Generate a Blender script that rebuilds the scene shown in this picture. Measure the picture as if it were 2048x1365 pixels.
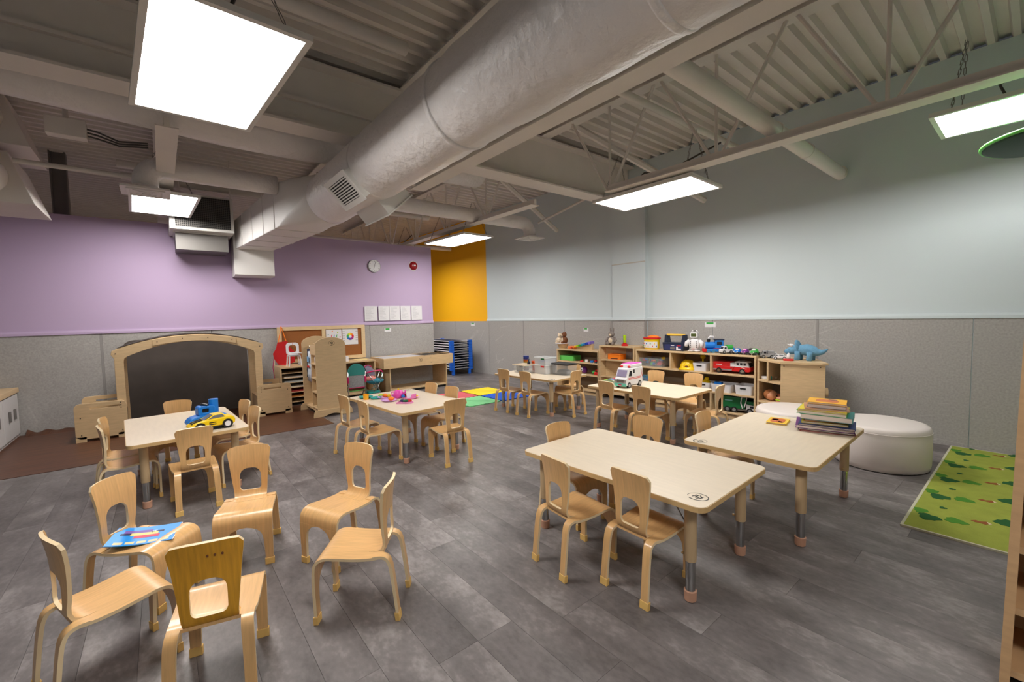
import bpy, bmesh, math, random
from mathutils import Vector, Matrix
random.seed(7)
for o in list(bpy.data.objects): bpy.data.objects.remove(o, do_unlink=True)
SC = bpy.context.scene
COL = SC.collection
PI = math.pi

# ------------------------------------------------------------------ camera, world, exposure
YAW, PITCH, ROLL = math.radians(50.897), math.radians(3.433), math.radians(-1.277)
CAM_H = 1.36
_f = Vector((-math.sin(YAW)*math.cos(PITCH), math.cos(YAW)*math.cos(PITCH), -math.sin(PITCH)))
_r = Vector((math.cos(YAW), math.sin(YAW), 0)); _u = _r.cross(_f)
_r2 = _r*math.cos(ROLL)+_u*math.sin(ROLL); _u2 = -_r*math.sin(ROLL)+_u*math.cos(ROLL)
cam_d = bpy.data.cameras.new('camera'); cam = bpy.data.objects.new('camera', cam_d); COL.objects.link(cam)
cam_d.sensor_fit = 'HORIZONTAL'; cam_d.sensor_width = 36; cam_d.lens = 861.85*36/2048
cam_d.clip_start = 0.02
m = Matrix((( _r2.x, _u2.x, -_f.x, 0), (_r2.y, _u2.y, -_f.y, 0), (_r2.z, _u2.z, -_f.z, CAM_H), (0, 0, 0, 1)))
cam.matrix_world = m
SC.camera = cam
w = bpy.data.worlds.new('world'); SC.world = w; w.use_nodes = True
w.node_tree.nodes['Background'].inputs[0].default_value = (0.8, 0.85, 0.9, 1)
w.node_tree.nodes['Background'].inputs[1].default_value = 0.05
SC.view_settings.view_transform = 'Standard'; SC.view_settings.look = 'None'
SC.view_settings.gamma = 1; SC.view_settings.use_curve_mapping = False
SC.view_settings.exposure = 0.0
LAMP = 29.5                      # emission of the ceiling light panels
LAMP_COL = (1.0, 0.972, 0.935)

# ------------------------------------------------------------------ materials
def lin(c):
    return tuple((x/255/12.92 if x/255 <= 0.04045 else ((x/255+0.055)/1.055)**2.4) for x in c)
MATS = {}
def mat(name, rgb, rough=0.5, metal=0.0, noise=0.0, nscale=8.0, stretch=(1, 1, 1), bump=0.0, bscale=40.0, alpha=1.0, trans=0.0, spec=0.5, coat=0.0, sub=0.0):
    if name in MATS: return MATS[name]
    mt = bpy.data.materials.new(name); mt.use_nodes = True; nt = mt.node_tree; b = nt.nodes['Principled BSDF']
    c = lin(rgb)+(1,)
    b.inputs['Base Color'].default_value = c
    b.inputs['Roughness'].default_value = rough; b.inputs['Metallic'].default_value = metal
    b.inputs['Specular IOR Level'].default_value = spec
    b.inputs['Coat Weight'].default_value = coat
    if trans: b.inputs['Transmission Weight'].default_value = trans
    if alpha < 1: b.inputs['Alpha'].default_value = alpha
    tc = nt.nodes.new('ShaderNodeTexCoord'); mp = nt.nodes.new('ShaderNodeMapping')
    nt.links.new(tc.outputs['Object'], mp.inputs[0]); mp.inputs['Scale'].default_value = stretch
    if noise:
        n = nt.nodes.new('ShaderNodeTexNoise'); n.inputs['Scale'].default_value = nscale; n.inputs['Detail'].default_value = 5
        nt.links.new(mp.outputs[0], n.inputs['Vector'])
        r = nt.nodes.new('ShaderNodeMapRange'); r.inputs[1].default_value = 0.3; r.inputs[2].default_value = 0.7
        r.inputs[3].default_value = 1-noise; r.inputs[4].default_value = 1+noise
        nt.links.new(n.outputs[0], r.inputs[0])
        mx = nt.nodes.new('ShaderNodeMix'); mx.data_type = 'RGBA'; mx.blend_type = 'MULTIPLY'; mx.inputs[0].default_value = 1
        mx.inputs[6].default_value = c; nt.links.new(r.outputs[0], mx.inputs[7])
        nt.links.new(mx.outputs[2], b.inputs['Base Color'])
    if bump:
        n2 = nt.nodes.new('ShaderNodeTexNoise'); n2.inputs['Scale'].default_value = bscale; n2.inputs['Detail'].default_value = 6
        nt.links.new(mp.outputs[0], n2.inputs['Vector'])
        bp = nt.nodes.new('ShaderNodeBump'); bp.inputs['Strength'].default_value = bump; bp.inputs['Distance'].default_value = 0.02
        nt.links.new(n2.outputs[0], bp.inputs['Height']); nt.links.new(bp.outputs[0], b.inputs['Normal'])
    MATS[name] = mt
    return mt
def emis(name, rgb, strength):
    mt = bpy.data.materials.new(name); mt.use_nodes = True; nt = mt.node_tree; b = nt.nodes['Principled BSDF']
    b.inputs['Base Color'].default_value = (0.8, 0.8, 0.8, 1)
    b.inputs['Emission Color'].default_value = rgb+(1,); b.inputs['Emission Strength'].default_value = strength
    MATS[name] = mt; return mt

M_ply = mat('birch_ply', (212, 182, 140), 0.42, noise=0.07, nscale=9, stretch=(1, 1, 7), spec=0.4)
M_chair = mat('maple_bent', (217, 172, 116), 0.33, noise=0.10, nscale=7, stretch=(14, 1.2, 1.2), spec=0.5, coat=0.15)
M_cedge = mat('ply_edge', (238, 214, 172), 0.45)
M_amber = mat('maple_amber', (214, 154, 40), 0.36, noise=0.16, nscale=6, stretch=(14, 1.2, 1.2))
M_cap = mat('foot_cap_tan', (226, 184, 108), 0.55)
M_top = mat('table_laminate', (229, 213, 189), 0.38, noise=0.035, nscale=6, stretch=(1, 7, 1), spec=0.45)
M_edge = mat('table_edge', (205, 170, 118), 0.45, noise=0.05)
M_leg = mat('table_leg_beige', (196, 168, 130), 0.5)
M_chrome = mat('chrome', (190, 190, 190), 0.18, metal=1.0)
M_pinkcap = mat('cap_pink_tan', (200, 152, 126), 0.6)
M_white = mat('white_paint', (222, 219, 213), 0.55)
M_ceil = mat('ceiling_paint', (226, 219, 211), 0.75, noise=0.03, nscale=3)
M_duct = mat('duct_wrap', (236, 231, 228), 0.38, noise=0.03, nscale=3, bump=0.85, bscale=13)
M_sheet = mat('duct_sheet', (232, 228, 224), 0.5)
M_black = mat('black_plastic', (22, 22, 24), 0.45)
M_dark = mat('dark_gap', (30, 28, 27), 0.9)
M_cable = mat('cable_grey', (82, 78, 74), 0.6)
M_darkgrey = mat('grey_metal', (120, 116, 112), 0.5, metal=0.3)
M_purple = mat('wall_lilac', (190, 167, 198), 0.7, bump=0.04, bscale=160)
M_blue = mat('wall_pale_blue', (206, 216, 219), 0.7, bump=0.04, bscale=160)
M_yellow = mat('wall_yellow', (255, 186, 0), 0.65, bump=0.04, bscale=160)
M_cork = mat('cork', (150, 92, 44), 0.9, noise=0.12, nscale=120)
M_red = mat('plastic_red', (205, 24, 26), 0.4)
M_redc = mat('cloth_red', (190, 22, 26), 0.85, bump=0.1, bscale=60)
M_bluep = mat('plastic_blue', (20, 120, 210), 0.38)
M_cot = mat('cot_blue', (24, 104, 220), 0.4)
M_navy = mat('navy', (26, 36, 62), 0.5)
M_yel = mat('plastic_yellow', (246, 206, 10), 0.38)
M_green = mat('plastic_green', (58, 170, 70), 0.4)
M_dgreen = mat('dark_green', (14, 100, 52), 0.42)
M_teal = mat('plastic_teal', (40, 158, 150), 0.42)
M_pink = mat('plastic_pink', (240, 150, 205), 0.4)
M_hot = mat('plastic_hotpink', (238, 84, 186), 0.36)
M_mag = mat('magenta', (200, 24, 96), 0.45)
M_purp = mat('plastic_purple', (110, 40, 130), 0.42)
M_orange = mat('plastic_orange', (250, 130, 20), 0.4)
M_lime = mat('plastic_lime', (176, 214, 30), 0.42)
M_brown = mat('plush_brown', (122, 74, 44), 0.95, bump=0.5, bscale=120)
M_cream = mat('plush_cream', (228, 208, 180), 0.95, bump=0.5, bscale=120)
M_gplush = mat('plush_grey', (140, 128, 122), 0.95, bump=0.5, bscale=120)
M_dino = mat('plush_blue', (108, 158, 190), 0.95, bump=0.5, bscale=140, noise=0.08, nscale=30)
M_paper = mat('paper_white', (226, 224, 226), 0.7)
M_silver = mat('plastic_silver', (170, 172, 176), 0.3, metal=0.6)
M_skin = mat('doll_skin', (226, 160, 122), 0.5)
M_glass = mat('toy_window', (40, 42, 52), 0.15)
M_otto = mat('ottoman_vinyl', (226, 216, 210), 0.42, bump=0.05, bscale=20)
def clear(name, rgb, a):
    return mat(name, rgb, 0.12, alpha=a)
M_clear = clear('clear_bin', (222, 228, 232), 0.16)
M_clearb = clear('clear_bin_blue', (130, 190, 215), 0.22)

def floor_mat():
    mt = bpy.data.materials.new('vinyl_plank'); mt.use_nodes = True; nt = mt.node_tree; b = nt.nodes['Principled BSDF']
    L = nt.links.new
    tc = nt.nodes.new('ShaderNodeNewGeometry')
    m1 = nt.nodes.new('ShaderNodeMapping'); m1.inputs['Scale'].default_value = (1.35, 2.1, 1); L(tc.outputs['Position'], m1.inputs[0])
    add = nt.nodes.new('ShaderNodeVectorMath'); add.operation = 'ADD'
    oi = nt.nodes.new('ShaderNodeObjectInfo'); sm = nt.nodes.new('ShaderNodeMath'); sm.operation = 'ADD'
    L(tc.outputs['Random Per Island'], sm.inputs[0]); L(oi.outputs['Random'], sm.inputs[1])
    fr = nt.nodes.new('ShaderNodeMath'); fr.operation = 'FRACT'; L(sm.outputs[0], fr.inputs[0])
    sc = nt.nodes.new('ShaderNodeMath'); sc.operation = 'MULTIPLY'; sc.inputs[1].default_value = 37.0
    L(fr.outputs[0], sc.inputs[0])
    L(m1.outputs[0], add.inputs[0]); L(sc.outputs[0], add.inputs[1])
    n1 = nt.nodes.new('ShaderNodeTexNoise'); n1.inputs['Scale'].default_value = 2.2; n1.inputs['Detail'].default_value = 8; n1.inputs['Roughness'].default_value = 0.6
    L(add.outputs[0], n1.inputs['Vector'])
    n2 = nt.nodes.new('ShaderNodeTexNoise'); n2.inputs['Scale'].default_value = 22; n2.inputs['Detail'].default_value = 4
    L(add.outputs[0], n2.inputs['Vector'])
    mixf = nt.nodes.new('ShaderNodeMath'); mixf.operation = 'MULTIPLY_ADD'; mixf.inputs[1].default_value = 0.34
    L(n2.outputs[0], mixf.inputs[0]); L(n1.outputs[0], mixf.inputs[2])
    rnd = nt.nodes.new('ShaderNodeMath'); rnd.operation = 'MULTIPLY_ADD'; rnd.inputs[1].default_value = 0.12
    L(fr.outputs[0], rnd.inputs[0]); L(mixf.outputs[0], rnd.inputs[2])
    cr = nt.nodes.new('ShaderNodeValToRGB'); e = cr.color_ramp.elements
    e[0].position = 0.50; e[0].color = lin((86, 81, 80))+(1,)
    e[1].position = 1.0; e[1].color = lin((156, 149, 148))+(1,)
    k = e.new(0.78); k.color = lin((118, 112, 111))+(1,)
    L(rnd.outputs[0], cr.inputs[0]); L(cr.outputs[0], b.inputs['Base Color'])
    b.inputs['Roughness'].default_value = 0.42; b.inputs['Specular IOR Level'].default_value = 0.4
    bp = nt.nodes.new('ShaderNodeBump'); bp.inputs['Strength'].default_value = 0.08; bp.inputs['Distance'].default_value = 0.01
    L(n2.outputs[0], bp.inputs['Height']); L(bp.outputs[0], b.inputs['Normal'])
    return mt
M_floor = floor_mat()
def panel_mat():
    mt = bpy.data.materials.new('grey_felt_panel'); mt.use_nodes = True; nt = mt.node_tree; b = nt.nodes['Principled BSDF']
    L = nt.links.new
    g = nt.nodes.new('ShaderNodeNewGeometry')
    n = nt.nodes.new('ShaderNodeTexNoise'); n.inputs['Scale'].default_value = 60; n.inputs['Detail'].default_value = 4; L(g.outputs['Position'], n.inputs['Vector'])
    # long thin scratches: a distorted wave crossing the panel at a slant
    mp = nt.nodes.new('ShaderNodeMapping'); mp.inputs['Rotation'].default_value = (0.5, 0.42, 0.5); mp.inputs['Scale'].default_value = (0.5, 0.5, 3.0)
    L(g.outputs['Position'], mp.inputs[0])
    v = nt.nodes.new('ShaderNodeTexVoronoi'); v.feature = 'DISTANCE_TO_EDGE'; v.inputs['Scale'].default_value = 1.6; L(mp.outputs[0], v.inputs['Vector'])
    r = nt.nodes.new('ShaderNodeMapRange'); r.inputs[1].default_value = 0.0; r.inputs[2].default_value = 0.012; r.inputs[3].default_value = 1; r.inputs[4].default_value = 0
    L(v.outputs['Distance'], r.inputs[0])
    n3 = nt.nodes.new('ShaderNodeTexNoise'); n3.inputs['Scale'].default_value = 2.3; L(g.outputs['Position'], n3.inputs['Vector'])
    r3 = nt.nodes.new('ShaderNodeMapRange'); r3.inputs[1].default_value = 0.48; r3.inputs[2].default_value = 0.62; L(n3.outputs[0], r3.inputs[0])
    mu = nt.nodes.new('ShaderNodeMath'); mu.operation = 'MULTIPLY'; L(r.outputs[0], mu.inputs[0]); L(r3.outputs[0], mu.inputs[1])
    mu2 = nt.nodes.new('ShaderNodeMath'); mu2.operation = 'MULTIPLY'; mu2.inputs[1].default_value = 0.35; L(mu.outputs[0], mu2.inputs[0])
    cr = nt.nodes.new('ShaderNodeValToRGB'); e = cr.color_ramp.elements
    e[0].position = 0.3; e[0].color = lin((158, 154, 150))+(1,); e[1].position = 0.7; e[1].color = lin((176, 172, 168))+(1,)
    L(n.outputs[0], cr.inputs[0])
    mx = nt.nodes.new('ShaderNodeMix'); mx.data_type = 'RGBA'; L(mu2.outputs[0], mx.inputs[0]); L(cr.outputs[0], mx.inputs[6]); mx.inputs[7].default_value = lin((214, 211, 206))+(1,)
    L(mx.outputs[2], b.inputs['Base Color']); b.inputs['Roughness'].default_value = 0.85
    bp = nt.nodes.new('ShaderNodeBump'); bp.inputs['Strength'].default_value = 0.15; bp.inputs['Distance'].default_value = 0.004
    L(n.outputs[0], bp.inputs['Height']); L(bp.outputs[0], b.inputs['Normal'])
    return mt
M_panel = panel_mat()
M_mat_brown = mat('vinyl_walnut', (84, 50, 32), 0.4, noise=0.35, nscale=3, stretch=(9, 0.8, 1))

# ------------------------------------------------------------------ mesh helper
class MB:
    def __init__(s): s.v = []; s.f = []; s.e = set()
    def add(s, vs, fs):
        o = len(s.v); s.v += [tuple(p) for p in vs]; s.f += [tuple(i+o for i in q) for q in fs]; return s
    def box(s, x0, x1, y0, y1, z0, z1, R=None, c=None):
        vs = [Vector((x, y, z)) for x in (x0, x1) for y in (y0, y1) for z in (z0, z1)]
        if R is not None:
            c = Vector(c) if c is not None else Vector(((x0+x1)/2, (y0+y1)/2, (z0+z1)/2))
            vs = [R @ (p-c) + c for p in vs]
        return s.add(vs, [(0, 1, 3, 2), (4, 6, 7, 5), (0, 4, 5, 1), (2, 3, 7, 6), (0, 2, 6, 4), (1, 5, 7, 3)])
    def tube(s, pts, r, n=10, cap=True):
        pts = [Vector(p) for p in pts]; rs = r if isinstance(r, (list, tuple)) else [r]*len(pts)
        t0 = (pts[1]-pts[0]).normalized(); a = Vector((0, 0, 1)) if abs(t0.z) < 0.9 else Vector((1, 0, 0))
        nn = t0.cross(a).normalized(); vs = []
        for i, p in enumerate(pts):
            t = (pts[min(i+1, len(pts)-1)]-pts[max(i-1, 0)]).normalized()
            nn = (nn-t*nn.dot(t)).normalized(); bb = t.cross(nn)
            vs += [p+(nn*math.cos(2*PI*k/n)+bb*math.sin(2*PI*k/n))*rs[i] for k in range(n)]
        fs = [(i*n+k, i*n+(k+1) % n, (i+1)*n+(k+1) % n, (i+1)*n+k) for i in range(len(pts)-1) for k in range(n)]
        if cap: fs += [tuple(range(n))[::-1], tuple((len(pts)-1)*n+k for k in range(n))]
        return s.add(vs, fs)
    def lathe(s, prof, n=24, c=(0, 0, 0), sx=1, sy=1):
        vs = [(c[0]+r*math.cos(2*PI*k/n)*sx, c[1]+r*math.sin(2*PI*k/n)*sy, c[2]+z) for r, z in prof for k in range(n)]
        fs = [(i*n+k, i*n+(k+1) % n, (i+1)*n+(k+1) % n, (i+1)*n+k) for i in range(len(prof)-1) for k in range(n)]
        if prof[0][0] > 1e-6: fs.append(tuple(range(n))[::-1])
        if prof[-1][0] > 1e-6: fs.append(tuple((len(prof)-1)*n+k for k in range(n)))
        return s.add(vs, fs)
    def ell(s, c, r, nu=14, nv=9, R=None):
        vs = []; R = R or Matrix.Identity(3)
        for j in range(nv+1):
            a = -PI/2+PI*j/nv
            for k in range(nu):
                b = 2*PI*k/nu
                p = R @ Vector((r[0]*math.cos(a)*math.cos(b), r[1]*math.cos(a)*math.sin(b), r[2]*math.sin(a)))
                vs.append((c[0]+p.x, c[1]+p.y, c[2]+p.z))
        return s.add(vs, [(j*nu+k, j*nu+(k+1) % nu, (j+1)*nu+(k+1) % nu, (j+1)*nu+k) for j in range(nv) for k in range(nu)])
    def prism(s, poly, a0, a1, ax='z', hole=None):
        def P(u, v, a): return (u, v, a) if ax == 'z' else ((a, u, v) if ax == 'x' else (u, a, v))
        n = len(poly)
        if hole is None:
            vs = [P(u, v, a0) for u, v in poly]+[P(u, v, a1) for u, v in poly]
            return s.add(vs, [tuple(range(n))[::-1], tuple(range(n, 2*n))]+[(i, (i+1) % n, n+(i+1) % n, n+i) for i in range(n)])
        vs = [P(u, v, a) for a in (a0, a1) for pl in (poly, hole) for u, v in pl]
        fs = []
        for i in range(n):
            j = (i+1) % n
            fs += [(i, j, 2*n+j, 2*n+i), (n+i, 3*n+i, 3*n+j, n+j), (i, n+i, n+j, j), (2*n+i, 2*n+j, 3*n+j, 3*n+i)]
        return s.add(vs, fs)
    def xf(s, M, i0=0):
        for i in range(i0, len(s.v)): s.v[i] = tuple(M @ Vector(s.v[i]))
        return s
    def build(s, name, material, parent=None, smooth=False, bevel=0, loc=None):
        me = bpy.data.meshes.new(name); me.from_pydata(s.v, [], s.f)
        bm = bmesh.new(); bm.from_mesh(me); bmesh.ops.recalc_face_normals(bm, faces=bm.faces); bm.to_mesh(me); bm.free()
        me.materials.append(material)
        if s.e:
            me.materials.append(M_cedge)
            for i in s.e: me.polygons[i].material_index = 1
        o = bpy.data.objects.new(name, me); COL.objects.link(o)
        if smooth:
            for p in me.polygons: p.use_smooth = True
            if smooth == 'auto': me.set_sharp_from_angle(angle=math.radians(38))
        if bevel:
            bv = o.modifiers.new('bevel', 'BEVEL'); bv.width = bevel; bv.segments = 2; bv.limit_method = 'ANGLE'
        if parent is not None: o.parent = parent
        if loc is not None: o.location = loc
        return o
def rrect(x0, x1, y0, y1, r, n=5):
    pts = []
    for cx, cy, a0 in ((x1-r, y1-r, 0), (x0+r, y1-r, 90), (x0+r, y0+r, 180), (x1-r, y0+r, 270)):
        for k in range(n+1):
            a = math.radians(a0+90*k/n); pts.append((cx+r*math.cos(a), cy+r*math.sin(a)))
    return pts
def thing(name, label, cat, loc=(0, 0, 0), rz=0, group=None):
    o = bpy.data.objects.new(name, None); COL.objects.link(o); o.empty_display_size = 0.05
    o.location = loc; o.rotation_euler = (0, 0, math.radians(rz)); o['label'] = label; o['category'] = cat
    if group: o['group'] = group
    return o
def tag(o, label, cat, group=None, kind=None):
    o['label'] = label; o['category'] = cat
    if group: o['group'] = group
    if kind: o['kind'] = kind
    return o
def struct(o): o['kind'] = 'structure'; return o
def copy_tree(o, parent=None):
    c = o.copy(); COL.objects.link(c); c.parent = parent
    for ch in list(o.children): copy_tree(ch, c)
    return c
def B(*a): return MB().box(*a)
def RZ(d): return Matrix.Rotation(math.radians(d), 3, 'Z')
def RX(d): return Matrix.Rotation(math.radians(d), 3, 'X')
def RY(d): return Matrix.Rotation(math.radians(d), 3, 'Y')

# ------------------------------------------------------------------ room shell
XA, YB, ZD = -7.95, 5.88, 3.68          # lilac partition plane, back wall plane, deck height
XL, XR, YF = -13.0, 3.6, -4.6
# floor and planks
fl = struct(B(XL, XR, YF, YB+0.1, -0.12, -0.006).build('floor', mat('floor_joint', (60, 56, 55), 0.8)))
PW, PLN = 0.1837, 1.22
pm = B(0, PLN-0.0012, 0, PW-0.0012, -0.006, 0.0).build('plank', M_floor, fl)
plank_me = pm.data; bpy.data.objects.remove(pm)
cells = []
rows = int((YB-YF)/PW)+2
for j in range(rows):
    y = 0.59+PW*(j-29)
    if y < YF-PW or y > YB: continue
    off = (j*0.37*PLN + (0.45 if j % 3 == 0 else 0)) % PLN
    i = 0
    while True:
        x = XL-PLN+off+i*PLN; i += 1
        if x > XR: break
        cells.append((x, y))
def vis_dist(c):
    cx, cy = c[0]+PLN/2, c[1]+PW/2
    d = Vector((cx, cy, -CAM_H)); z = d.dot(_f)
    if z <= 0.2: return 1e3-z
    u = d.dot(_r2)/z; v = d.dot(_u2)/z
    out = abs(u) > 1.55 or abs(v) > 1.0
    return z+(100 if out else 0)
cells.sort(key=vis_dist)
for x, y in cells[:290]:
    o = bpy.data.objects.new('plank', plank_me); COL.objects.link(o); o.parent = fl; o.location = (x, y, 0)
rest = MB()
for x, y in cells[290:]:
    rest.box(x, x+PLN-0.0012, y, min(y+PW-0.0012, YB), -0.006, 0)
ro = rest.build('plank_field', M_floor, fl); ro['kind'] = 'stuff'

# lilac partition wall (wall_left)
wl = struct(B(XA-0.12, XA, YF, 4.37, 1.27, 2.775).build('wall_left', M_purple))
MB().box(XA-0.12, XA-0.004, YF, 4.37, 0, 1.27).build('backing', mat('joint_grey', (96, 94, 92), 0.9), wl)
def panels(parent, edges, const, axis, z1=1.235, th=0.012, side=1):
    for a, b in zip(edges[:-1], edges[1:]):
        if axis == 'y': q = B(const, const+th*side, a+0.004, b-0.004, 0.0, z1)
        else: q = B(a+0.004, b-0.004, const, const+th*side, 0.0, z1)
        q.build('wall_panel', M_panel, parent)
panels(wl, [YF, -4.29, -3.07, -1.85, -0.64], XA-0.004, 'y')
panels(wl, [-0.62, 0.59, 1.81, 3.03, 4.37], XA-0.004, 'y')
B(XA-0.004, XA+0.010, -0.643, -0.617, 0, 1.235).build('batten', mat('batten_grey', (146, 142, 139), 0.7), wl)
t2 = struct(MB().prism([(XA, 1.235), (XA+0.022, 1.235), (XA+0.022, 1.262), (XA+0.014, 1.285), (XA, 1.285)], YF, 4.37, 'y').build('trim_2', M_purple))

# back wall: pale blue, yellow at its far end
wb = struct(B(-8.118, XR, YB, YB+0.12, 0, ZD).build('wall_back', M_blue))
B(XL, -8.118, YB-0.001, YB+0.119, 0, ZD).build('yellow_section', M_yellow, wb)
panels(wb, [XL, -11.9, -10.7, -9.49, -8.05, -6.83, -5.65, -4.49], YB-0.001, 'x', side=-1)
panels(wb, [-3.87, -2.85, -1.628, -0.4, 0.82, 2.04, XR], YB-0.001, 'x', side=-1)
for x in (-6.83, -1.628): B(x-0.012, x+0.012, YB-0.016, YB, 0, 1.235).build('batten', MATS['batten_grey'], wb)
for a, b in ((-8.118, -4.49), (-3.87, XR)):
    MB().prism([(YB, 1.235), (YB-0.022, 1.235), (YB-0.022, 1.262), (YB-0.014, 1.285), (YB, 1.285)], a, b, 'x').build('chair_rail', M_blue, wb)
MB().box(XL, -8.118, YB-0.015, YB, 1.235, 1.25).build('chair_rail', M_yellow, wb)
# boxed-in column on the back wall
pil = struct(B(-4.49, -3.87, YB-0.075, YB, 1.235, ZD).build('trim_3', M_blue))
B(-4.477, -3.883, YB-0.082, YB-0.01, 0, 1.235).build('wall_panel', M_panel, pil)
B(-4.495, -3.865, YB-0.10, YB-0.07, 1.235, 1.27).build('chair_rail', M_blue, pil)
B(-4.492, -3.868, YB-0.082, YB-0.07, 2.135, 2.15).build('joint_strip', M_cream if False else mat('joint_strip', (196, 190, 178), 0.7), pil)
for x in (-4.49, -3.87): B(x-0.012, x+0.012, YB-0.088, YB-0.074, 0, 1.235).build('batten', MATS['batten_grey'], pil)
struct(B(XR, XR+0.12, YF, YB, 0, ZD).build('wall_right', M_blue))
struct(B(XL, XR, YF-0.12, YF, 0, ZD).build('wall_front', M_blue))
struct(B(XL-0.12, XL, YF, YB, 0, ZD).build('wall_far', mat('wall_cream', (222, 200, 170), 0.7)))

# corrugated steel deck
dk = MB(); pitch = 0.152; x = XL; prof = []
while x < XR:
    prof += [(x, ZD), (x+0.045, ZD), (x+0.062, ZD+0.055), (x+0.135, ZD+0.055)]; x += pitch
vs = [(a, YF, z) for a, z in prof]+[(a, YB+0.1, z) for a, z in prof]; n = len(prof)
dk.add(vs, [(i, i+1, n+i+1, n+i) for i in range(n-1)])
ce = struct(dk.build('ceiling', M_ceil))
B(XL, XR, YF, YB+0.1, ZD+0.06, ZD+0.1).build('roof_board', M_ceil, ce)

# ------------------------------------------------------------------ steel: beam and joists
bm_ = thing('steel_beam', 'deep white wide-flange steel girder running to the boxed column', 'beam', (-4.18, 0, 0))
B(-0.01, 0.01, YF, YB-0.08, 3.05, 3.58).build('web', M_ceil, bm_)
B(-0.13, 0.13, YF, YB-0.08, 3.03, 3.052).build('bottom_flange', M_ceil, bm_)
B(-0.13, 0.13, YF, YB-0.08, 3.58, 3.602).build('top_flange', M_ceil, bm_)
B(0.01, 0.05, YF, 2.3, 3.26, 3.29).build('stiffener', M_ceil, bm_)
def joist(y, x0, x1, xb, label, zb=2.68, zt=3.60, far=False):
    t = thing('roof_joist', label, 'joist', (0, y, 0), 0, 'open-web roof joists')
    for nm, z, a, b in (('top_chord', zt, x0, x1), ('bottom_chord', zb, xb, x1)):
        q = MB().box(a, b, -0.072, 0.072, z, z+0.01).box(a, b, -0.018, 0.018, z+0.01, z+0.079)
        q.build(nm, M_ceil, t)
    p = 1.165; xs = []; x = xb+0.02
    while x < x1: xs.append(x); x += p
    for x in xs:
        MB().tube([(x, 0, zb+0.03), (x, 0, zt+0.03)], 0.014, 6).build('web_bar', M_ceil, t)
        for d in (-1, 1):
            if x+d*p/2 > x0: MB().tube([(x+d*0.04, 0, zb+0.04), (x+d*p/2-d*0.03, 0, zt+0.02)], 0.016, 6).build('web_bar', M_ceil, t)
    return t
joist(3.91, -4.1, XR, -3.06, 'white open-web roof joist in front of the pale blue wall')
joist(2.02, -4.1, XR, -3.9, 'white open-web roof joist running along the far side of the big duct', zb=2.60)
joist(0.12, -4.1, XR, -3.4, 'white open-web roof joist above the large ceiling light')
joist(3.91, -11.8, -4.26, -11.2, 'white open-web roof joist reaching over the yellow wall section', zb=2.80)
joist(1.98, -11.8, -4.26, -11.2, 'white open-web roof joist above the lilac wall', zb=2.85)
joist(0.12, -11.8, -4.26, -11.2, 'white open-web roof joist beside the wall heater', zb=2.85)
def brace(p0, p1, label, r=0.04):
    return tag(MB().tube([p0, p1], r, 6).build('bridging_brace', M_ceil), label, 'brace', 'diagonal ceiling braces')
brace((-3.62, 3.95, 3.62), (-2.93, 5.80, 2.85), 'white diagonal angle brace ending on the pale blue wall behind the light')
brace((-5.30, 3.95, 3.56), (-5.74, 5.80, 2.91), 'white diagonal angle brace beside the round ceiling diffuser')
brace((-1.9, 5.86, 3.35), (-3.0, 4.3, 2.8), 'thin white brace behind the joist near the boxed column', 0.018)
brace((-4.35, 5.7, 3.4), (-5.6, 5.2, 2.95), 'white brace slanting below the deck edge by the girder', 0.02)

# pipes
def pipe(name, pts, r, label, m=None, seg=12):
    return tag(MB().tube(pts, r, seg).build(name, m or M_ceil, None, 'auto'), label, 'pipe', 'ceiling pipes')
pg = thing('drain_pipe', 'fat white drain pipe running from the duct to the pale blue wall', 'pipe', (-1.44, 0, 2.84))
MB().tube([(0, 1.9, 0.0), (0, 5.86, -0.02)], 0.062, 16).build('pipe_body', M_ceil, pg, 'auto')
for y in (4.0, 4.75, 5.8): MB().tube([(0, y, -0.01), (0, y+0.03, -0.01)], 0.07, 16).build('coupling', M_ceil, pg, 'auto')
pipe('conduit_pipe', [(-2.5, 1.9, 3.36), (-2.5, 5.86, 3.41)], 0.036, 'slim white conduit pipe just below the deck')
pipe('conduit_pipe', [(-3.2, -1.5, 3.45), (-3.2, 1.6, 3.45)], 0.05, 'white conduit pipe above the large light near the girder')
pipe('sprinkler_pipe', [(-6.9, -0.3, 3.24), (-6.9, 3.2, 3.24)], 0.045, 'white sprinkler pipe along the lilac wall top')
pipe('sprinkler_pipe', [(-7.68, -0.3, 3.3), (-7.68, 4.2, 3.3)], 0.05, 'white sprinkler main behind the branch duct')
pipe('sprinkler_pipe', [(-9.2, 1.2, 3.0), (-9.2, 5.6, 3.0)], 0.045, 'white sprinkler pipe over the next room by the yellow wall')

# ------------------------------------------------------------------ ducts
du = thing('supply_duct', 'large white insulated supply duct crossing the ceiling with square register', 'duct', (0, 0, 0))
YD, ZC, RD = 1.545, 2.69, 0.27
pts = []; rs = []
x = -5.0
random.seed(3)
while x <= XR+0.01:
    pts.append((x, YD+random.uniform(-.004, .004), ZC+random.uniform(-.004, .004))); rs.append(RD*(1+random.uniform(-.012, .012))); x += 0.12
MB().tube(pts, rs, 40).build('insulated_body', M_duct, du, True)
for xs in (-3.7, -2.35, -0.9):
    a = []; b = []
    for k in range(5): a.append((xs-0.02+k*0.010, YD, ZC)); b.append(RD+0.003+0.004*math.sin(k*PI/4))
    MB().tube(a, b, 40).build('tape_seam', M_duct, du, True)
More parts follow.
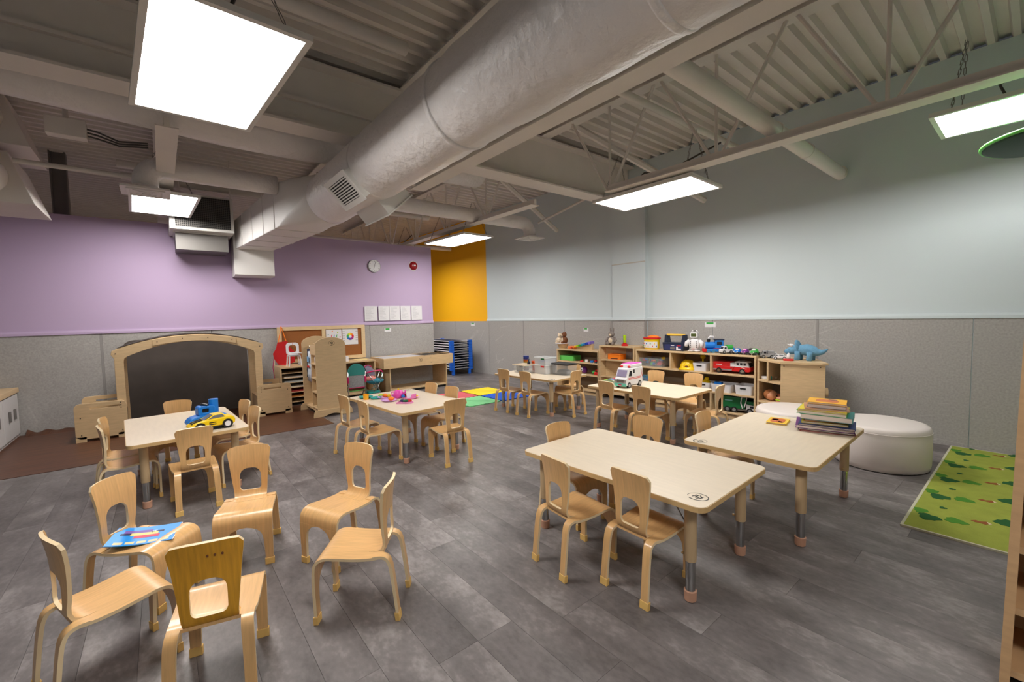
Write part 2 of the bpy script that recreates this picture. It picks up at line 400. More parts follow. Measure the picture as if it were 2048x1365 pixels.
# square-to-round end and rectangular run
secs = []
for x, y0, y1, z0, z1, rr in ((-5.0, YD-RD, YD+RD, ZC-RD, ZC+RD, 0.268), (-5.35, 1.16, 1.68, 2.43, 2.96, 0.12), (-5.6, 1.12, 1.62, 2.44, 2.94, 0.01), (-7.62, 0.93, 1.41, 2.44, 2.86, 0.01)):
    secs.append([(x, u, v) for u, v in rrect(y0, y1, z0, z1, rr, 6)])
q = MB(); nn = len(secs[0]); q.add([p for s_ in secs for p in s_], [(i*nn+k, i*nn+(k+1) % nn, (i+1)*nn+(k+1) % nn, (i+1)*nn+k) for i in range(3) for k in range(nn)])
q.build('rectangular_run', M_sheet, du, 'auto')
q = MB().prism([(-7.62, 2.86), (-7.62, 2.06), (-7.66, 2.04), (-7.94, 2.04), (-7.94, 2.86)], 0.90, 1.43, 'y').build('wall_drop', M_sheet, du)
for x in (-5.75, -6.2, -6.7, -7.2):
    t_ = (x+5.6)/(-2.02); y0 = 1.12+t_*(0.93-1.12); y1 = 1.62+t_*(1.41-1.62)
    MB().box(x-0.008, x+0.008, y0-0.006, y1+0.006, 2.433, 2.955-0.09*t_).build('standing_seam', M_sheet, du)
# registers on the duct flanks
def register(ang, xc, L, Wd, out, name):
    # box whose face looks along the radial direction at angle ang (deg, in YZ, 0 = +Y)
    R = RX(ang)         # local +y -> radial
    c = Vector((xc, YD, ZC))
    mb = MB().box(-L/2-0.03, L/2+0.03, RD-0.10, RD+out, -Wd/2-0.03, Wd/2+0.03).xf(Matrix.Translation(c) @ R.to_4x4())
    p = mb.build(name, M_white, du)
    fr = MB().prism(rrect(-L/2-0.045, L/2+0.045, -Wd/2-0.045, Wd/2+0.045, 0.004, 1), RD+out, RD+out+0.012, 'y', hole=rrect(-L/2, L/2, -Wd/2, Wd/2, 0.002, 1)).xf(Matrix.Translation(c) @ R.to_4x4())
    fr.build('register_frame', M_white, p)
    bk = MB().box(-L/2, L/2, RD+out+0.0005, RD+out+0.002, -Wd/2, Wd/2).xf(Matrix.Translation(c) @ R.to_4x4()); bk.build('register_back', M_dark, p)
    k = int(Wd/0.02)
    for i in range(k):
        zz = -Wd/2+Wd*(i+0.5)/k
        MB().box(-L/2, L/2, RD+out+0.002, RD+out+0.010, zz-0.0055, zz+0.0055).xf(Matrix.Translation(c) @ R.to_4x4()).build('louvre', M_white, p)
register(-137, -3.91, 0.42, 0.195, 0.035, 'register_box')
register(-48, -4.1, 0.5, 0.24, 0.10, 'saddle_box')

def branch(pts, r, dif, label):
    t = thing('branch_duct', label, 'duct', (0, 0, 0), 0, 'branch ducts')
    MB().tube(pts, r, 20).build('insulated_body', M_duct, t, True)
    x, y, z = dif
    MB().lathe([(r*0.95, 0.16), (r*0.95, 0.05), (r*1.25, 0.02), (r*1.3, 0.0)], 20, (x, y, z)).build('collar', M_duct, t, True)
    d = MB().prism(rrect(x-0.19, x+0.19, y-0.19, y+0.19, 0.01, 1), z-0.014, z+0.003).build('diffuser', M_white, t)
    for k in (0.145, 0.10, 0.055):
        MB().prism(rrect(x-k, x+k, y-k, y+k, 0.006, 1), z-0.014-0.010, z-0.014, 'z', hole=rrect(x-k+0.022, x+k-0.022, y-k+0.022, y+k-0.022, 0.005, 1)).build('diffuser_ring', M_white, d)
def elbow(x, y, z, sgn, r=0.16, n=7):
    return [(x, y+sgn*r*math.sin(a), z-r+r*math.cos(a)) for a in [k*PI/2/n for k in range(n+1)]]
branch([(-5.62, y, 2.91) for y in (1.12, 0.9, 0.7, 0.4, 0.2)]+elbow(-5.62, 0.12, 2.91, -1)+[(-5.62, -0.04, 2.70)], 0.103, (-5.62, -0.04, 2.66), 'white insulated branch duct bending down to a diffuser over the small light')
branch([(-5.62, y, 2.92) for y in (1.63, 2.2, 3.0, 3.8, 4.5)]+elbow(-5.62, 4.85, 2.92, 1)+[(-5.62, 5.01, 2.72)], 0.103, (-5.62, 5.01, 2.68), 'white insulated branch duct bending down to a diffuser at the pale blue wall')
d2 = thing('return_duct', 'wide white round duct tucked behind the steel girder', 'duct', (0, 0, 0))
MB().tube([(-4.85, YF, 3.36), (-4.85, -0.8, 3.34), (-4.85, 0.6, 3.27), (-4.85, 1.0, 3.27), (-4.85, 3.4, 3.36)], 0.27, 32).build('duct_body', M_duct, d2, True)

# wall heater on the lilac wall
he = thing('unit_heater', 'white unit heater with perforated front panel high on the lilac wall', 'heater', (0, 0, 0))
B(-7.93, -7.25, 0.16, 0.88, 2.60, 3.08).build('casing', M_white, he, bevel=0.008)
q = B(-7.255, -7.243, 0.22, 0.84, 2.64, 3.05).build('grille_plate', mat('grille_dark', (24, 22, 21), 0.7), he)
k = MB()
for i in range(29): k.box(-7.243, -7.238, 0.22+0.62*i/28-0.0016, 0.22+0.62*i/28+0.0016, 2.64, 3.05)
for i in range(18): k.box(-7.243, -7.238, 0.22, 0.84, 2.64+0.41*i/17-0.0016, 2.64+0.41*i/17+0.0016)
k.build('grille_mesh', M_darkgrey, q)
B(-7.93, -7.45, 0.22, 0.82, 2.36, 2.59).build('plenum', M_darkgrey, he)
B(-7.94, -7.43, 0.20, 0.86, 2.585, 2.60).build('ledge', M_white, he)
for y in (0.3, 0.88): MB().tube([(-7.5, y, 3.08), (-7.5, y, ZD)], 0.008, 6).build('hanger_rod', M_ceil, he)

# air handler, column and boxes in the dark corner
ah = thing('air_handler', 'stacked white air handling boxes with round collars in the dark ceiling corner', 'air handler', (0, 0, 0))
for z0, z1 in ((3.12, 3.62), (2.56, 3.05)):
    b = MB().prism([(-2.4, z0), (-0.9, z0), (-1.06, z1), (-2.4, z1)], -7.2, -6.35, 'x').build('housing', M_ceil, ah, bevel=0.006)
    MB().tube([(-6.36, -1.24, (z0+z1)/2), (-6.0, -1.24, (z0+z1)/2-0.02)], 0.18, 24).build('round_collar', M_ceil, b, 'auto')
col_ = thing('steel_column', 'dark steel post standing behind the air handling boxes', 'column', (-8.4, -0.95, 0))
B(-0.07, 0.07, -0.08, -0.065, 0, ZD-0.01).build('flange', M_darkgrey, col_); B(-0.07, 0.07, 0.065, 0.08, 0, ZD-0.01).build('flange', M_darkgrey, col_)
B(-0.008, 0.008, -0.066, 0.066, 0, ZD-0.01).build('web', M_darkgrey, col_)
jb = thing('junction_box', 'white junction box with grey cables under the girder', 'junction box', (-5.5, -0.55, 3.02))
B(-0.06, 0.06, -0.13, 0.13, 0, 0.15).build('box_body', M_ceil, jb, bevel=0.004)
for k in range(3):
    MB().tube([(0, 0.13, 0.04+0.03*k), (0, 0.2, 0.03+0.03*k), (0.0, 0.34, 0.0+0.02*k), (0, 0.55, 0.03+0.02*k)], 0.008, 6).build('cable', M_cable, jb)
MB().tube([(0, 0, 0.15), (0, 0, 0.6)], 0.02, 6).build('support_rod', M_ceil, jb)
pipe('conduit_pipe', [(-6.2, -1.0, 2.93), (-6.2, 0.1, 2.93)], 0.025, 'thin white conduit between the air handler and the branch duct')
tag(MB().tube([(-5.6, 0.12, 3.02), (-5.3, 0.12, ZD)], 0.045, 12).build('hanger_post', M_ceil, None, 'auto'), 'white post rising from the branch duct elbow to the deck', 'post')

# ------------------------------------------------------------------ ceiling light panels
M_lamp = emis('lamp_diffuser', LAMP_COL, LAMP)
def make_light(loc, rz, tilt, label):
    t = thing('ceiling_light', label, 'ceiling light', loc, rz, 'chain-hung ceiling lights')
    t.rotation_euler = (math.radians(tilt[0]), math.radians(tilt[1]), math.radians(rz))
    L, Wd = 1.21, 0.61
    f_ = MB().prism(rrect(-L/2, L/2, -Wd/2, Wd/2, 0.004, 1), 0, 0.012, 'z', hole=rrect(-L/2+0.028, L/2-0.028, -Wd/2+0.028, Wd/2-0.028, 0.003, 1))
    f_.build('frame', M_white, t)
    B(-L/2+0.002, L/2-0.002, -Wd/2+0.002, Wd/2-0.002, 0.012, 0.03).build('back_tray', M_white, t)
    B(-L/2+0.028, L/2-0.028, -Wd/2+0.028, Wd/2-0.028, 0.003, 0.0115).build('diffuser', M_lamp, t)
    B(-0.3, 0.3, -0.06, 0.06, 0.03, 0.065).build('driver_box', M_darkgrey, t)
    ztop = 3.6-loc[2]
    for sx in (-1, 1):
        for sy in (-1, 1):
            c_ = MB(); p0 = Vector((sx*0.5, sy*0.25, 0.03)); p1 = Vector((sx*0.46, 0.02*sy, min(0.55, ztop)))
            for i in range(14):
                a = p0.lerp(p1, i/14); b = p0.lerp(p1, (i+1)/14+0.01)
                d = (b-a).normalized(); s_ = d.cross(Vector((0, 1, 0)) if i % 2 else Vector((1, 0, 0))).normalized()*0.006
                c_.tube([a+s_, b+s_], 0.0022, 4).tube([a-s_, b-s_], 0.0022, 4)
            c_.build('chain', M_darkgrey, t)
    MB().tube([(-0.25, 0, 0.06), (-0.3, 0.03, 0.2), (-0.15, 0.05, 0.3), (0.1, 0.05, 0.22), (0.35, 0.08, 0.3), (0.7, 0.05, 0.36)], 0.009, 8).build('power_cable', M_cable, t, True)
    return t
make_light((-2.76, 0.275, 2.63), 4.3, (1.0, -1.2), 'bright square-looking ceiling light panel hung nearest the girder and junction box')
make_light((-6.54, 0.10, 2.737), 2.1, (0, 0), 'bright ceiling light panel hung beside the wall heater')
make_light((-6.36, 4.02, 2.65), 2.5, (0, 0), 'bright ceiling light panel hung before the yellow wall section')
make_light((-2.71, 4.23, 2.62), -0.4, (-1.5, 0), 'bright ceiling light panel hung in front of the boxed column')
make_light((0.07, 4.45, 2.64), 0, (0, 0), 'bright ceiling light panel hung above the hanging green leaf disc')
make_light((1.02, 0.3, 2.64), 1, (0, 0), 'ceiling light panel hung in line with the square-looking one, away from the girder')
make_light((-9.36, 4.28, 2.79), 0, (0, 0), 'ceiling light panel hung in the room beyond the lilac wall near the yellow paint')
make_light((-10.2, 0.3, 2.82), 0, (0, 0), 'ceiling light panel hung in the room beyond the lilac wall behind the heater')

gd = thing('hanging_disc', 'round green leaf-like ceiling disc hung beside the light', 'ceiling disc', (0.12, 4.5, 2.40))
MB().lathe([(0.0, 0.0), (0.40, 0.0), (0.43, 0.012), (0.40, 0.024), (0, 0.03)], 40).build('disc_body', mat('leaf_green', (16, 66, 36), 0.6), gd, True)
MB().tube([(0.425*math.cos(2*PI*k/40), 0.425*math.sin(2*PI*k/40), 0.020) for k in range(41)], 0.012, 8, False).build('disc_rim', mat('leaf_lime', (104, 214, 84), 0.45), gd, True)
for a in (0, 2.1, 4.2): MB().tube([(0.3*math.cos(a), 0.3*math.sin(a), 0.03), (0.05*math.cos(a), 0.05*math.sin(a), 1.2)], 0.003, 5).build('cord', M_ceil, gd)

# ------------------------------------------------------------------ logo stamp (circle with brush strokes)
def logo(parent, M, s=0.045):
    q = MB()
    n = 30; a0, a1 = math.radians(205), math.radians(205-330)
    ring = [(math.cos(a0+(a1-a0)*k/n)*s*1.15, math.sin(a0+(a1-a0)*k/n)*s) for k in range(n+1)]
    def stroke(pts, w0, w1):
        k = len(pts); vs = []
        for i, (x, y) in enumerate(pts):
            xa, ya = pts[max(i-1, 0)]; xb, yb = pts[min(i+1, k-1)]
            d = Vector((xb-xa, yb-ya)).normalized(); ww = w0+(w1-w0)*i/(k-1)
            vs += [(x-d.y*ww, y+d.x*ww, 0), (x+d.y*ww, y-d.x*ww, 0)]
        q.add(vs, [(2*i, 2*i+1, 2*i+3, 2*i+2) for i in range(k-1)])
    stroke(ring, 0.0012, 0.0034)
    stroke([(-s*0.55, -s*0.35), (-s*0.35, s*0.45)], 0.003, 0.0035)
    stroke([(-s*0.55, s*0.05), (-s*0.05, s*0.12)], 0.0025, 0.003)
    stroke([(-s*0.12, s*0.5), (-s*0.18, -s*0.3), (s*0.1, -s*0.5), (s*0.2, -s*0.1)], 0.003, 0.0045)
    stroke([(s*0.05, s*0.5), (s*0.55, -s*0.1)], 0.003, 0.0025)
    stroke([(s*0.5, s*0.45), (s*0.35, -s*0.55)], 0.0025, 0.003)
    q.xf(M)
    return q.build('logo', mat('logo_black', (40, 34, 30), 0.6), parent)

# ------------------------------------------------------------------ tables
def make_table(loc, rz, label, logos=()):
    t = thing('activity_table', label, 'table', (loc[0], loc[1], 0), rz, 'low classroom tables')
    L, Wd, zt = 1.17, 0.76, 0.5
    top = MB().prism(rrect(-L/2+0.004, L/2-0.004, -Wd/2+0.004, Wd/2-0.004, 0.046, 6), zt-0.022, zt).build('tabletop', M_top, t)
    MB().prism(rrect(-L/2, L/2, -Wd/2, Wd/2, 0.05, 6), zt-0.025, zt-0.0015, 'z', hole=rrect(-L/2+0.004, L/2-0.004, -Wd/2+0.004, Wd/2-0.004, 0.046, 6)).build('edge_band', M_edge, top)
    for sx in (-1, 1):
        for sy in (-1, 1):
            x, y = sx*(L/2-0.105), sy*(Wd/2-0.095)
            lg = MB().lathe([(0.0265, 0.195), (0.0275, 0.2), (0.0275, zt-0.023)], 20, (x, y, 0)).build('leg', M_leg, t, 'auto')
            MB().lathe([(0.0225, 0.045), (0.0225, 0.2)], 20, (x, y, 0)).build('chrome_sleeve', M_chrome, lg, 'auto')
            MB().lathe([(0.022, 0.0), (0.027, 0.004), (0.029, 0.05), (0.0245, 0.052)], 20, (x, y, 0)).build('foot_cap', M_pinkcap, lg, 'auto')
            MB().tube([(x-sx*0.028, y, 0.215), (x-sx*0.042, y, 0.215)], 0.006, 8).build('lock_screw', M_edge, lg, True)
            MB().tube([(x-sx*0.02, y, 0.36), (x-sx*0.10, y, zt-0.024)], 0.0028, 6).build('wire_brace', M_darkgrey, t)
    for (lx, ly, ang) in logos:
        logo(top, Matrix.Translation((lx, ly, zt+0.0006)) @ Matrix.Rotation(math.radians(ang), 4, 'Z'), 0.04)
    return t
make_table((-1.492, 2.136), 1.65, 'pale wooden classroom table with empty top and four chairs around it', [(0.505, -0.265, 0)])
make_table((-1.134, 3.26), 91.4, 'pale wooden classroom table carrying the tall pile of picture books', [(-0.53, 0.28, 180)])
make_table((-2.837, 4.291), 0.6, 'pale wooden classroom table carrying the toy ambulance')
make_table((-4.584, 4.226), 4.1, 'pale wooden classroom table carrying clear plastic storage bins', [(0.5, -0.3, 0)])
make_table((-4.206, 1.962), 4.1, 'pale wooden classroom table covered with pretend food plates', [(-0.5, 0.3, 180)])
make_table((-4.615, 0.108), 3.3, 'pale wooden classroom table carrying the yellow toy car')

# ------------------------------------------------------------------ chairs
TH = 0.0125
def path_frames(path, closed=False):
    out = []
    for i, (y, z) in enumerate(path):
        a = path[max(i-1, 0)]; b = path[min(i+1, len(path)-1)]
        d = Vector((b[0]-a[0], b[1]-a[1])).normalized()
        out.append((y, z, -d.y, d.x))            # point and normal (in y,z)
    return out
def smooth_path(pts, n=4):
    # Catmull-Rom through pts
    out = []
    P = [pts[0]]+list(pts)+[pts[-1]]
    for i in range(1, len(P)-2):
        for k in range(n):
            t = k/n; r_ = []
            for c in range(len(pts[0])):
                p0, p1, p2, p3 = (P[i+j][c] for j in (-1, 0, 1, 2))
                r_.append(0.5*((2*p1)+(-p0+p2)*t+(2*p0-5*p1+4*p2-p3)*t*t+(-p0+3*p1-3*p2+p3)*t**3))
            out.append(tuple(r_))
    out.append(tuple(pts[-1])); return out
def strip(pts, th=TH):
    # pts: (y, z, xl, xr)
    q = MB(); fr = path_frames([(p[0], p[1]) for p in pts]); vs = []
    for (y, z, ny, nz), p in zip(fr, pts):
        for sgn in (1, -1):
            for xx in (p[2], p[3]): vs.append((xx, y+sgn*ny*th/2, z+sgn*nz*th/2))
    fs = []
    for i in range(len(pts)-1):
        a, b = 4*i, 4*i+4
        q.e |= {len(fs)+2, len(fs)+3}
        fs += [(a, a+1, b+1, b), (a+3, a+2, b+2, b+3), (a+1, a+3, b+3, b+1), (a+2, a, b, b+2)]
    fs += [(0, 2, 3, 1), (4*len(pts)-4, 4*len(pts)-3, 4*len(pts)-1, 4*len(pts)-2)]
    return q.add(vs, fs)
def arc_lookup(path):
    s = [0]
    for i in range(1, len(path)): s.append(s[-1]+math.dist(path[i-1][:2], path[i][:2]))
    fr = path_frames(path)
    def at(t):
        t = min(max(t, 0), s[-1])
        for i in range(1, len(s)):
            if t <= s[i]+1e-9:
                k = (t-s[i-1])/max(s[i]-s[i-1], 1e-9); return [fr[i-1][j]*(1-k)+fr[i][j]*k for j in range(4)]
        return list(fr[-1])
    return at, s[-1]
def make_chair():
    t = thing('toddler_chair', '', 'chair')
    seat = smooth_path([(-0.122, 0.291, -0.128, 0.128), (-0.07, 0.287, -0.136, 0.136), (0.0, 0.289, -0.139, 0.139), (0.07, 0.296, -0.141, 0.141), (0.115, 0.3, -0.142, 0.142),
                        (0.148, 0.292, -0.142, 0.142), (0.167, 0.272, -0.142, 0.142), (0.172, 0.245, -0.142, 0.142), (0.173, 0.228, -0.142, 0.142)], 3)
    # rear centre is the tongue: make the seat as a strip
    strip(seat).build('seat', M_chair, t, 'auto')
    # backrest with rounded window
    bp = smooth_path([(-0.055, 0.2885), (-0.085, 0.289), (-0.112, 0.297), (-0.128, 0.317), (-0.134, 0.35), (-0.135, 0.42), (-0.139, 0.50), (-0.148, 0.56), (-0.157, 0.605)], 4)
    at, LEN = arc_lookup(bp)
    N = 44; s_bot = 0.0
    def outer(a):
        # superellipse-like outline, bottom square, top rounded
        pass
    def outline(pts, n):
        L = [0]
        for i in range(len(pts)): L.append(L[-1]+math.dist(pts[i], pts[(i+1) % len(pts)]))
        out = []
        for k in range(n):
            d = L[-1]*k/n
            for i in range(len(pts)):
                if d <= L[i+1]+1e-9:
                    u = (d-L[i])/max(L[i+1]-L[i], 1e-9); a, b = pts[i], pts[(i+1) % len(pts)]
                    out.append((a[0]+(b[0]-a[0])*u, a[1]+(b[1]-a[1])*u)); break
        return out
    S1 = LEN
    op = [(0.0, 0.0), (0.083, 0.0), (0.083, 0.05), (0.086, 0.10), (0.093, 0.17), (0.105, 0.28)]
    for k in range(7):
        a = math.radians(0+90*k/6); op.append((0.083+0.031*math.cos(a)+0.001*k, S1-0.036+0.031*math.sin(a)))
    op += [(0.05, S1-0.001), (0.0, S1)]
    full = op+[(-x, y) for x, y in reversed(op[1:-1])]
    h0, h1, hw = 0.102, 0.236, 0.056
    hp = [(0.0, h0)]
    for k in range(5):
        a = math.radians(-90+90*k/4); hp.append((hw-0.02+0.02*math.cos(a), h0+0.02+0.02*math.sin(a)))
    for k in range(7):
        a = math.radians(90*k/6); hp.append((hw-0.042+0.042*math.cos(a), h1-0.046+0.046*math.sin(a)))
    hp.append((0.0, h1)); hfull = hp+[(-x, y) for x, y in reversed(hp[1:-1])]
    oo = outline(full, N); hh = outline(hfull, N)
    # align hole samples with outer samples by angle around the hole centre
    hc = (0, (h0+h1)/2)
    def by_angle(poly, ang):
        best = None
        for i in range(len(poly)):
            a, b = poly[i], poly[(i+1) % len(poly)]
            dx, dy = math.cos(ang), math.sin(ang); ex, ey = b[0]-a[0], b[1]-a[1]
            det = dx*(-ey)-dy*(-ex)
            if abs(det) < 1e-12: continue
            rx, ry = a[0]-hc[0], a[1]-hc[1]
            tt = (rx*(-ey)-ry*(-ex))/det; uu = (dx*ry-dy*rx)/det
            if tt > 0 and -1e-6 <= uu <= 1+1e-6 and (best is None or tt > best[0]): best = (tt, (hc[0]+dx*tt, hc[1]+dy*tt))
        return best[1] if best else poly[0]
    angs = [math.atan2(p[1]-hc[1], p[0]-hc[0]) for p in oo]
    hh = [by_angle(hfull, a) for a in angs]
    K = 6; vs = []; q = MB()
    def P(x, s, sg):
        y, z, ny, nz = at(s); cv = 1.3*x*x*min(1, max(0, (s-0.05)/0.1))
        return (x, y+cv+sg*ny*TH/2, z+sg*nz*TH/2)
    for sg in (1, -1):
        for k in range(K+1):
            for i in range(N):
                u = k/K; vs.append(P(oo[i][0]*(1-u)+hh[i][0]*u, oo[i][1]*(1-u)+hh[i][1]*u, sg))
    fs = []; T = (K+1)*N
    for k in range(K):
        for i in range(N):
            j = (i+1) % N
            fs.append((k*N+i, k*N+j, (k+1)*N+j, (k+1)*N+i)); fs.append((T+k*N+i, T+(k+1)*N+i, T+(k+1)*N+j, T+k*N+j))
    for i in range(N):
        j = (i+1) % N
        q.e |= {len(fs), len(fs)+1}
        fs.append((i, T+i, T+j, j)); fs.append((K*N+i, K*N+j, T+K*N+j, T+K*N+i))
    q.add(vs, fs); q.build('backrest', M_chair, t, 'auto')
    for sx in (-1, 1):
        fp = smooth_path([(0.173, 0.229, 0.012, 0.142), (0.1735, 0.219, 0.045, 0.142), (0.174, 0.208, 0.066, 0.1415), (0.1745, 0.19, 0.083, 0.141), (0.1745, 0.165, 0.092, 0.1405), (0.174, 0.12, 0.097, 0.1395), (0.172, 0.02, 0.1, 0.138)], 2)
        rp = smooth_path([(-0.085, 0.290, 0.088, 0.1345), (-0.12, 0.291, 0.09, 0.131), (-0.145, 0.281, 0.092, 0.1315), (-0.158, 0.258, 0.094, 0.133), (-0.166, 0.22, 0.096, 0.134), (-0.178, 0.12, 0.099, 0.136), (-0.188, 0.02, 0.1, 0.137)], 3)
        for p, ny in ((fp, 0.172), (rp, -0.1885)):
            p = [(a, b, min(c*sx, d*sx), max(c*sx, d*sx)) for a, b, c, d in p]
            lg = strip(p, 0.0135).build('leg', M_chair, t, 'auto')
            x0, x1 = sorted((0.098*sx, 0.14*sx)); dy = 0.004 if ny < 0 else 0
            MB().add([(x, ny+yy+(dy if z > 0.01 else 0), z) for x in (x0-0.002, x1+0.002) for yy in (-0.0105, 0.0105) for z in (0.0, 0.036)],
                     [(0, 1, 3, 2), (4, 6, 7, 5), (0, 4, 5, 1), (2, 3, 7, 6), (0, 2, 6, 4), (1, 5, 7, 3)]).build('foot_cap', M_cap, lg, bevel=0.002)
    return t
chair0 = make_chair(); CH_USED = [False]
def chair(x, y, rz, label, group):
    o = chair0 if not CH_USED[0] else copy_tree(chair0)
    CH_USED[0] = True
    o.location = (x, y, 0); o.rotation_euler = (0, 0, math.radians(rz)); o['label'] = label; o['category'] = 'chair'; o['group'] = group
    return o
GL = 'loose chairs in the open floor'
chair(-2.006, 0.683, 143.6, 'maple bentwood chair standing loose, seen from its open side beside another loose chair', GL)
chair(-2.533, 0.765, 204.8, 'maple bentwood chair standing loose, turned away from the pretend food table', GL)
chair(-2.892, 0.337, 253.9, 'maple bentwood chair standing loose, its back to the yellow car table', GL)
zc = chair(-2.777, -0.124, 318.8, 'maple bentwood chair standing loose with the blue book on its seat', GL)
chair(-2.28, -0.219, 19.8, 'maple bentwood chair standing loose in front of the chair with the blue book', GL)
bb = chair(-1.943, 0.112, 75.5, 'bentwood chair with a dark amber backrest showing three knot marks', GL)
for ch in bb.children:
    if ch.name.startswith('backrest'):
        ch.data = ch.data.copy(); ch.data.materials[0] = M_amber; ch['label'] = 'amber stained backrest'
        for k in (-1, 0, 1):
            MB().ell((k*0.022+0.03, -0.1585, 0.555), (0.004, 0.0012, 0.005), 8, 5).build('knot_mark', M_brown, ch)
G1 = 'chairs at the empty front table'
chair(-1.596, 1.717, 354, 'bentwood chair at the empty table, on its open side, farther from the logo', G1)
chair(-1.222, 1.842, 358.4, 'bentwood chair at the empty table, on its open side, next to the logo corner', G1)
chair(-1.968, 2.10, 268.4, 'bentwood chair tucked in at the short end of the empty table', G1)
chair(-1.76, 2.561, 188.4, 'bentwood chair tucked in between the empty table and the ambulance table', G1)
chair(-1.445, 3.114, 271.8, 'bentwood chair tucked under the long side of the picture book table', 'chair at the book table')
G3 = 'chairs at the ambulance table'
chair(-3.044, 3.944, 357.9, 'bentwood chair at the ambulance table, right in front of the ambulance', G3)
chair(-2.584, 3.932, 359.3, 'bentwood chair at the ambulance table, beside the chair in front of the ambulance', G3)
chair(-3.116, 4.801, 185.7, 'bentwood chair at the ambulance table, on the shelf side near the ambulance', G3)
chair(-2.636, 4.866, 189.1, 'bentwood chair at the ambulance table, on the shelf side near the fire truck', G3)
chair(-2.185, 4.382, 95.4, 'bentwood chair at the short end of the ambulance table', G3)
G4 = 'chairs at the storage bin table'
chair(-4.811, 3.859, 7.3, 'bentwood chair at the bin table, beside the blue foam tile', G4)
chair(-4.363, 3.886, 1.3, 'bentwood chair at the bin table, in front of the white bin', G4)
chair(-4.035, 4.254, 93.3, 'bentwood chair at the short end of the bin table', G4)
chair(-4.387, 4.645, 190.7, 'bentwood chair at the bin table, on the toy shelf side', G4)
G5 = 'chairs at the pretend food table'
chair(-4.387, 1.503, 7.4, 'bentwood chair at the pretend food table, nearest the dress-up rack', G5)
chair(-3.96, 1.543, 2.9, 'bentwood chair at the pretend food table, beside the pink heart plate', G5)
chair(-4.404, 2.245, 186.5, 'bentwood chair at the pretend food table, between it and the sensory table', G5)
chair(-3.993, 2.27, 187.3, 'bentwood chair at the pretend food table, on the foam mat side', G5)
chair(-3.52, 2.072, 85.2, 'bentwood chair at the short end of the pretend food table', G5)
G6 = 'chairs at the yellow car table'
chair(-3.975, 0.136, 93.5, 'bentwood chair at the yellow car table, its back to the loose chairs', G6)
chair(-5.165, 0.05, 255.0, 'bentwood chair at the yellow car table, on the arch side', G6)
chair(-4.777, 0.452, 194.4, 'bentwood chair at the yellow car table, on the car side near the arch', G6)
chair(-4.349, 0.47, 191.9, 'bentwood chair at the yellow car table, on the car side away from the arch', G6)
chair(-4.43, -0.255, 6.4, 'bentwood chair at the yellow car table, on the empty side away from the arch', G6)
chair(-4.75, -0.27, 355.0, 'bentwood chair at the yellow car table, on the empty side near the arch', G6)

# ------------------------------------------------------------------ helpers that turn a photo pixel into a point on a known plane
def _ray(px, py): return _f+_r2*((px-1024)/861.85)-_u2*((py-682.5)/861.85)
def on_z(px, py, z):
    d = _ray(px, py); t = (z-CAM_H)/d.z; return (d.x*t, d.y*t, z)
def on_y(px, py, y):
    d = _ray(px, py); t = y/d.y; return (d.x*t, y, CAM_H+d.z*t)
def on_x(px, py, x):
    d = _ray(px, py); t = x/d.x; return (x, d.y*t, CAM_H+d.z*t)

# ------------------------------------------------------------------ brown vinyl strip, rug, foam tiles
vm = thing('vinyl_strip', 'dark brown wood-look vinyl floor strip lying under the reading arch', 'floor mat', (0, 0, 0))
MB().add([(-7.93, -4.2, 0.0), (-5.78, -4.2, 0.0), (-5.78, 1.68, 0.0), (-7.43, 1.66, 0.0), (-7.44, 1.38, 0.0), (-7.93, 1.36, 0.0),
          (-7.93, -4.2, 0.004), (-5.78, -4.2, 0.004), (-5.78, 1.68, 0.004), (-7.43, 1.66, 0.004), (-7.44, 1.38, 0.004), (-7.93, 1.36, 0.004)],
         [(5, 4, 3, 2, 1, 0), (6, 7, 8, 9, 10, 11)]+[(i, (i+1) % 6, 6+(i+1) % 6, 6+i) for i in range(6)]).build('vinyl_sheet', M_mat_brown, vm)
q = MB(); n = 24
for k in range(n):
    y = -1.36+0.45*k/(n-1); z = 0.02+0.05*(0.5+0.5*math.cos(k*0.7))*math.exp(-k*0.07)
    q.v += [(-7.80, y, 0.004), (-7.925, y, z), (-7.93, y, z)]
q.f = [(3*k+a, 3*k+a+1, 3*k+a+4, 3*k+a+3) for k in range(n-1) for a in (0, 1)]
q.build('curled_edge', M_mat_brown, vm)

rug = thing('play_rug', 'lime green play rug printed with dark bushes and little foxes', 'rug', (-0.515, 3.49, 0))
M_rug = mat('rug_lime', (160, 170, 66), 0.95, noise=0.10, nscale=9, bump=0.35, bscale=260)
B(0.012, 1.45, 0.012, 2.34, 0, 0.011).build('pile', M_rug, rug)
MB().prism(rrect(0, 1.462, 0, 2.352, 0.004, 1), 0, 0.0118, 'z', hole=rrect(0.014, 1.448, 0.014, 2.338, 0.003, 1)).build('binding', mat('rug_binding', (206, 204, 178), 0.9), rug)
M_b1 = mat('bush_dark', (30, 92, 40), 0.95); M_b2 = mat('bush_mid', (74, 136, 36), 0.95); M_fox = mat('fox_brown', (150, 84, 40), 0.95)
random.seed(5)
def bush(x, y, sx, sy, m):
    pts = []
    for k in range(22):
        a = 2*PI*k/22; r = 1+0.16*math.sin(3*a+x*9)+0.10*math.sin(7*a+y*5)
        pts.append((x+sx*r*math.cos(a), y+sy*r*math.sin(a)))
    MB().prism(pts, 0.0108, 0.0122).build('printed_bush', m, rug)
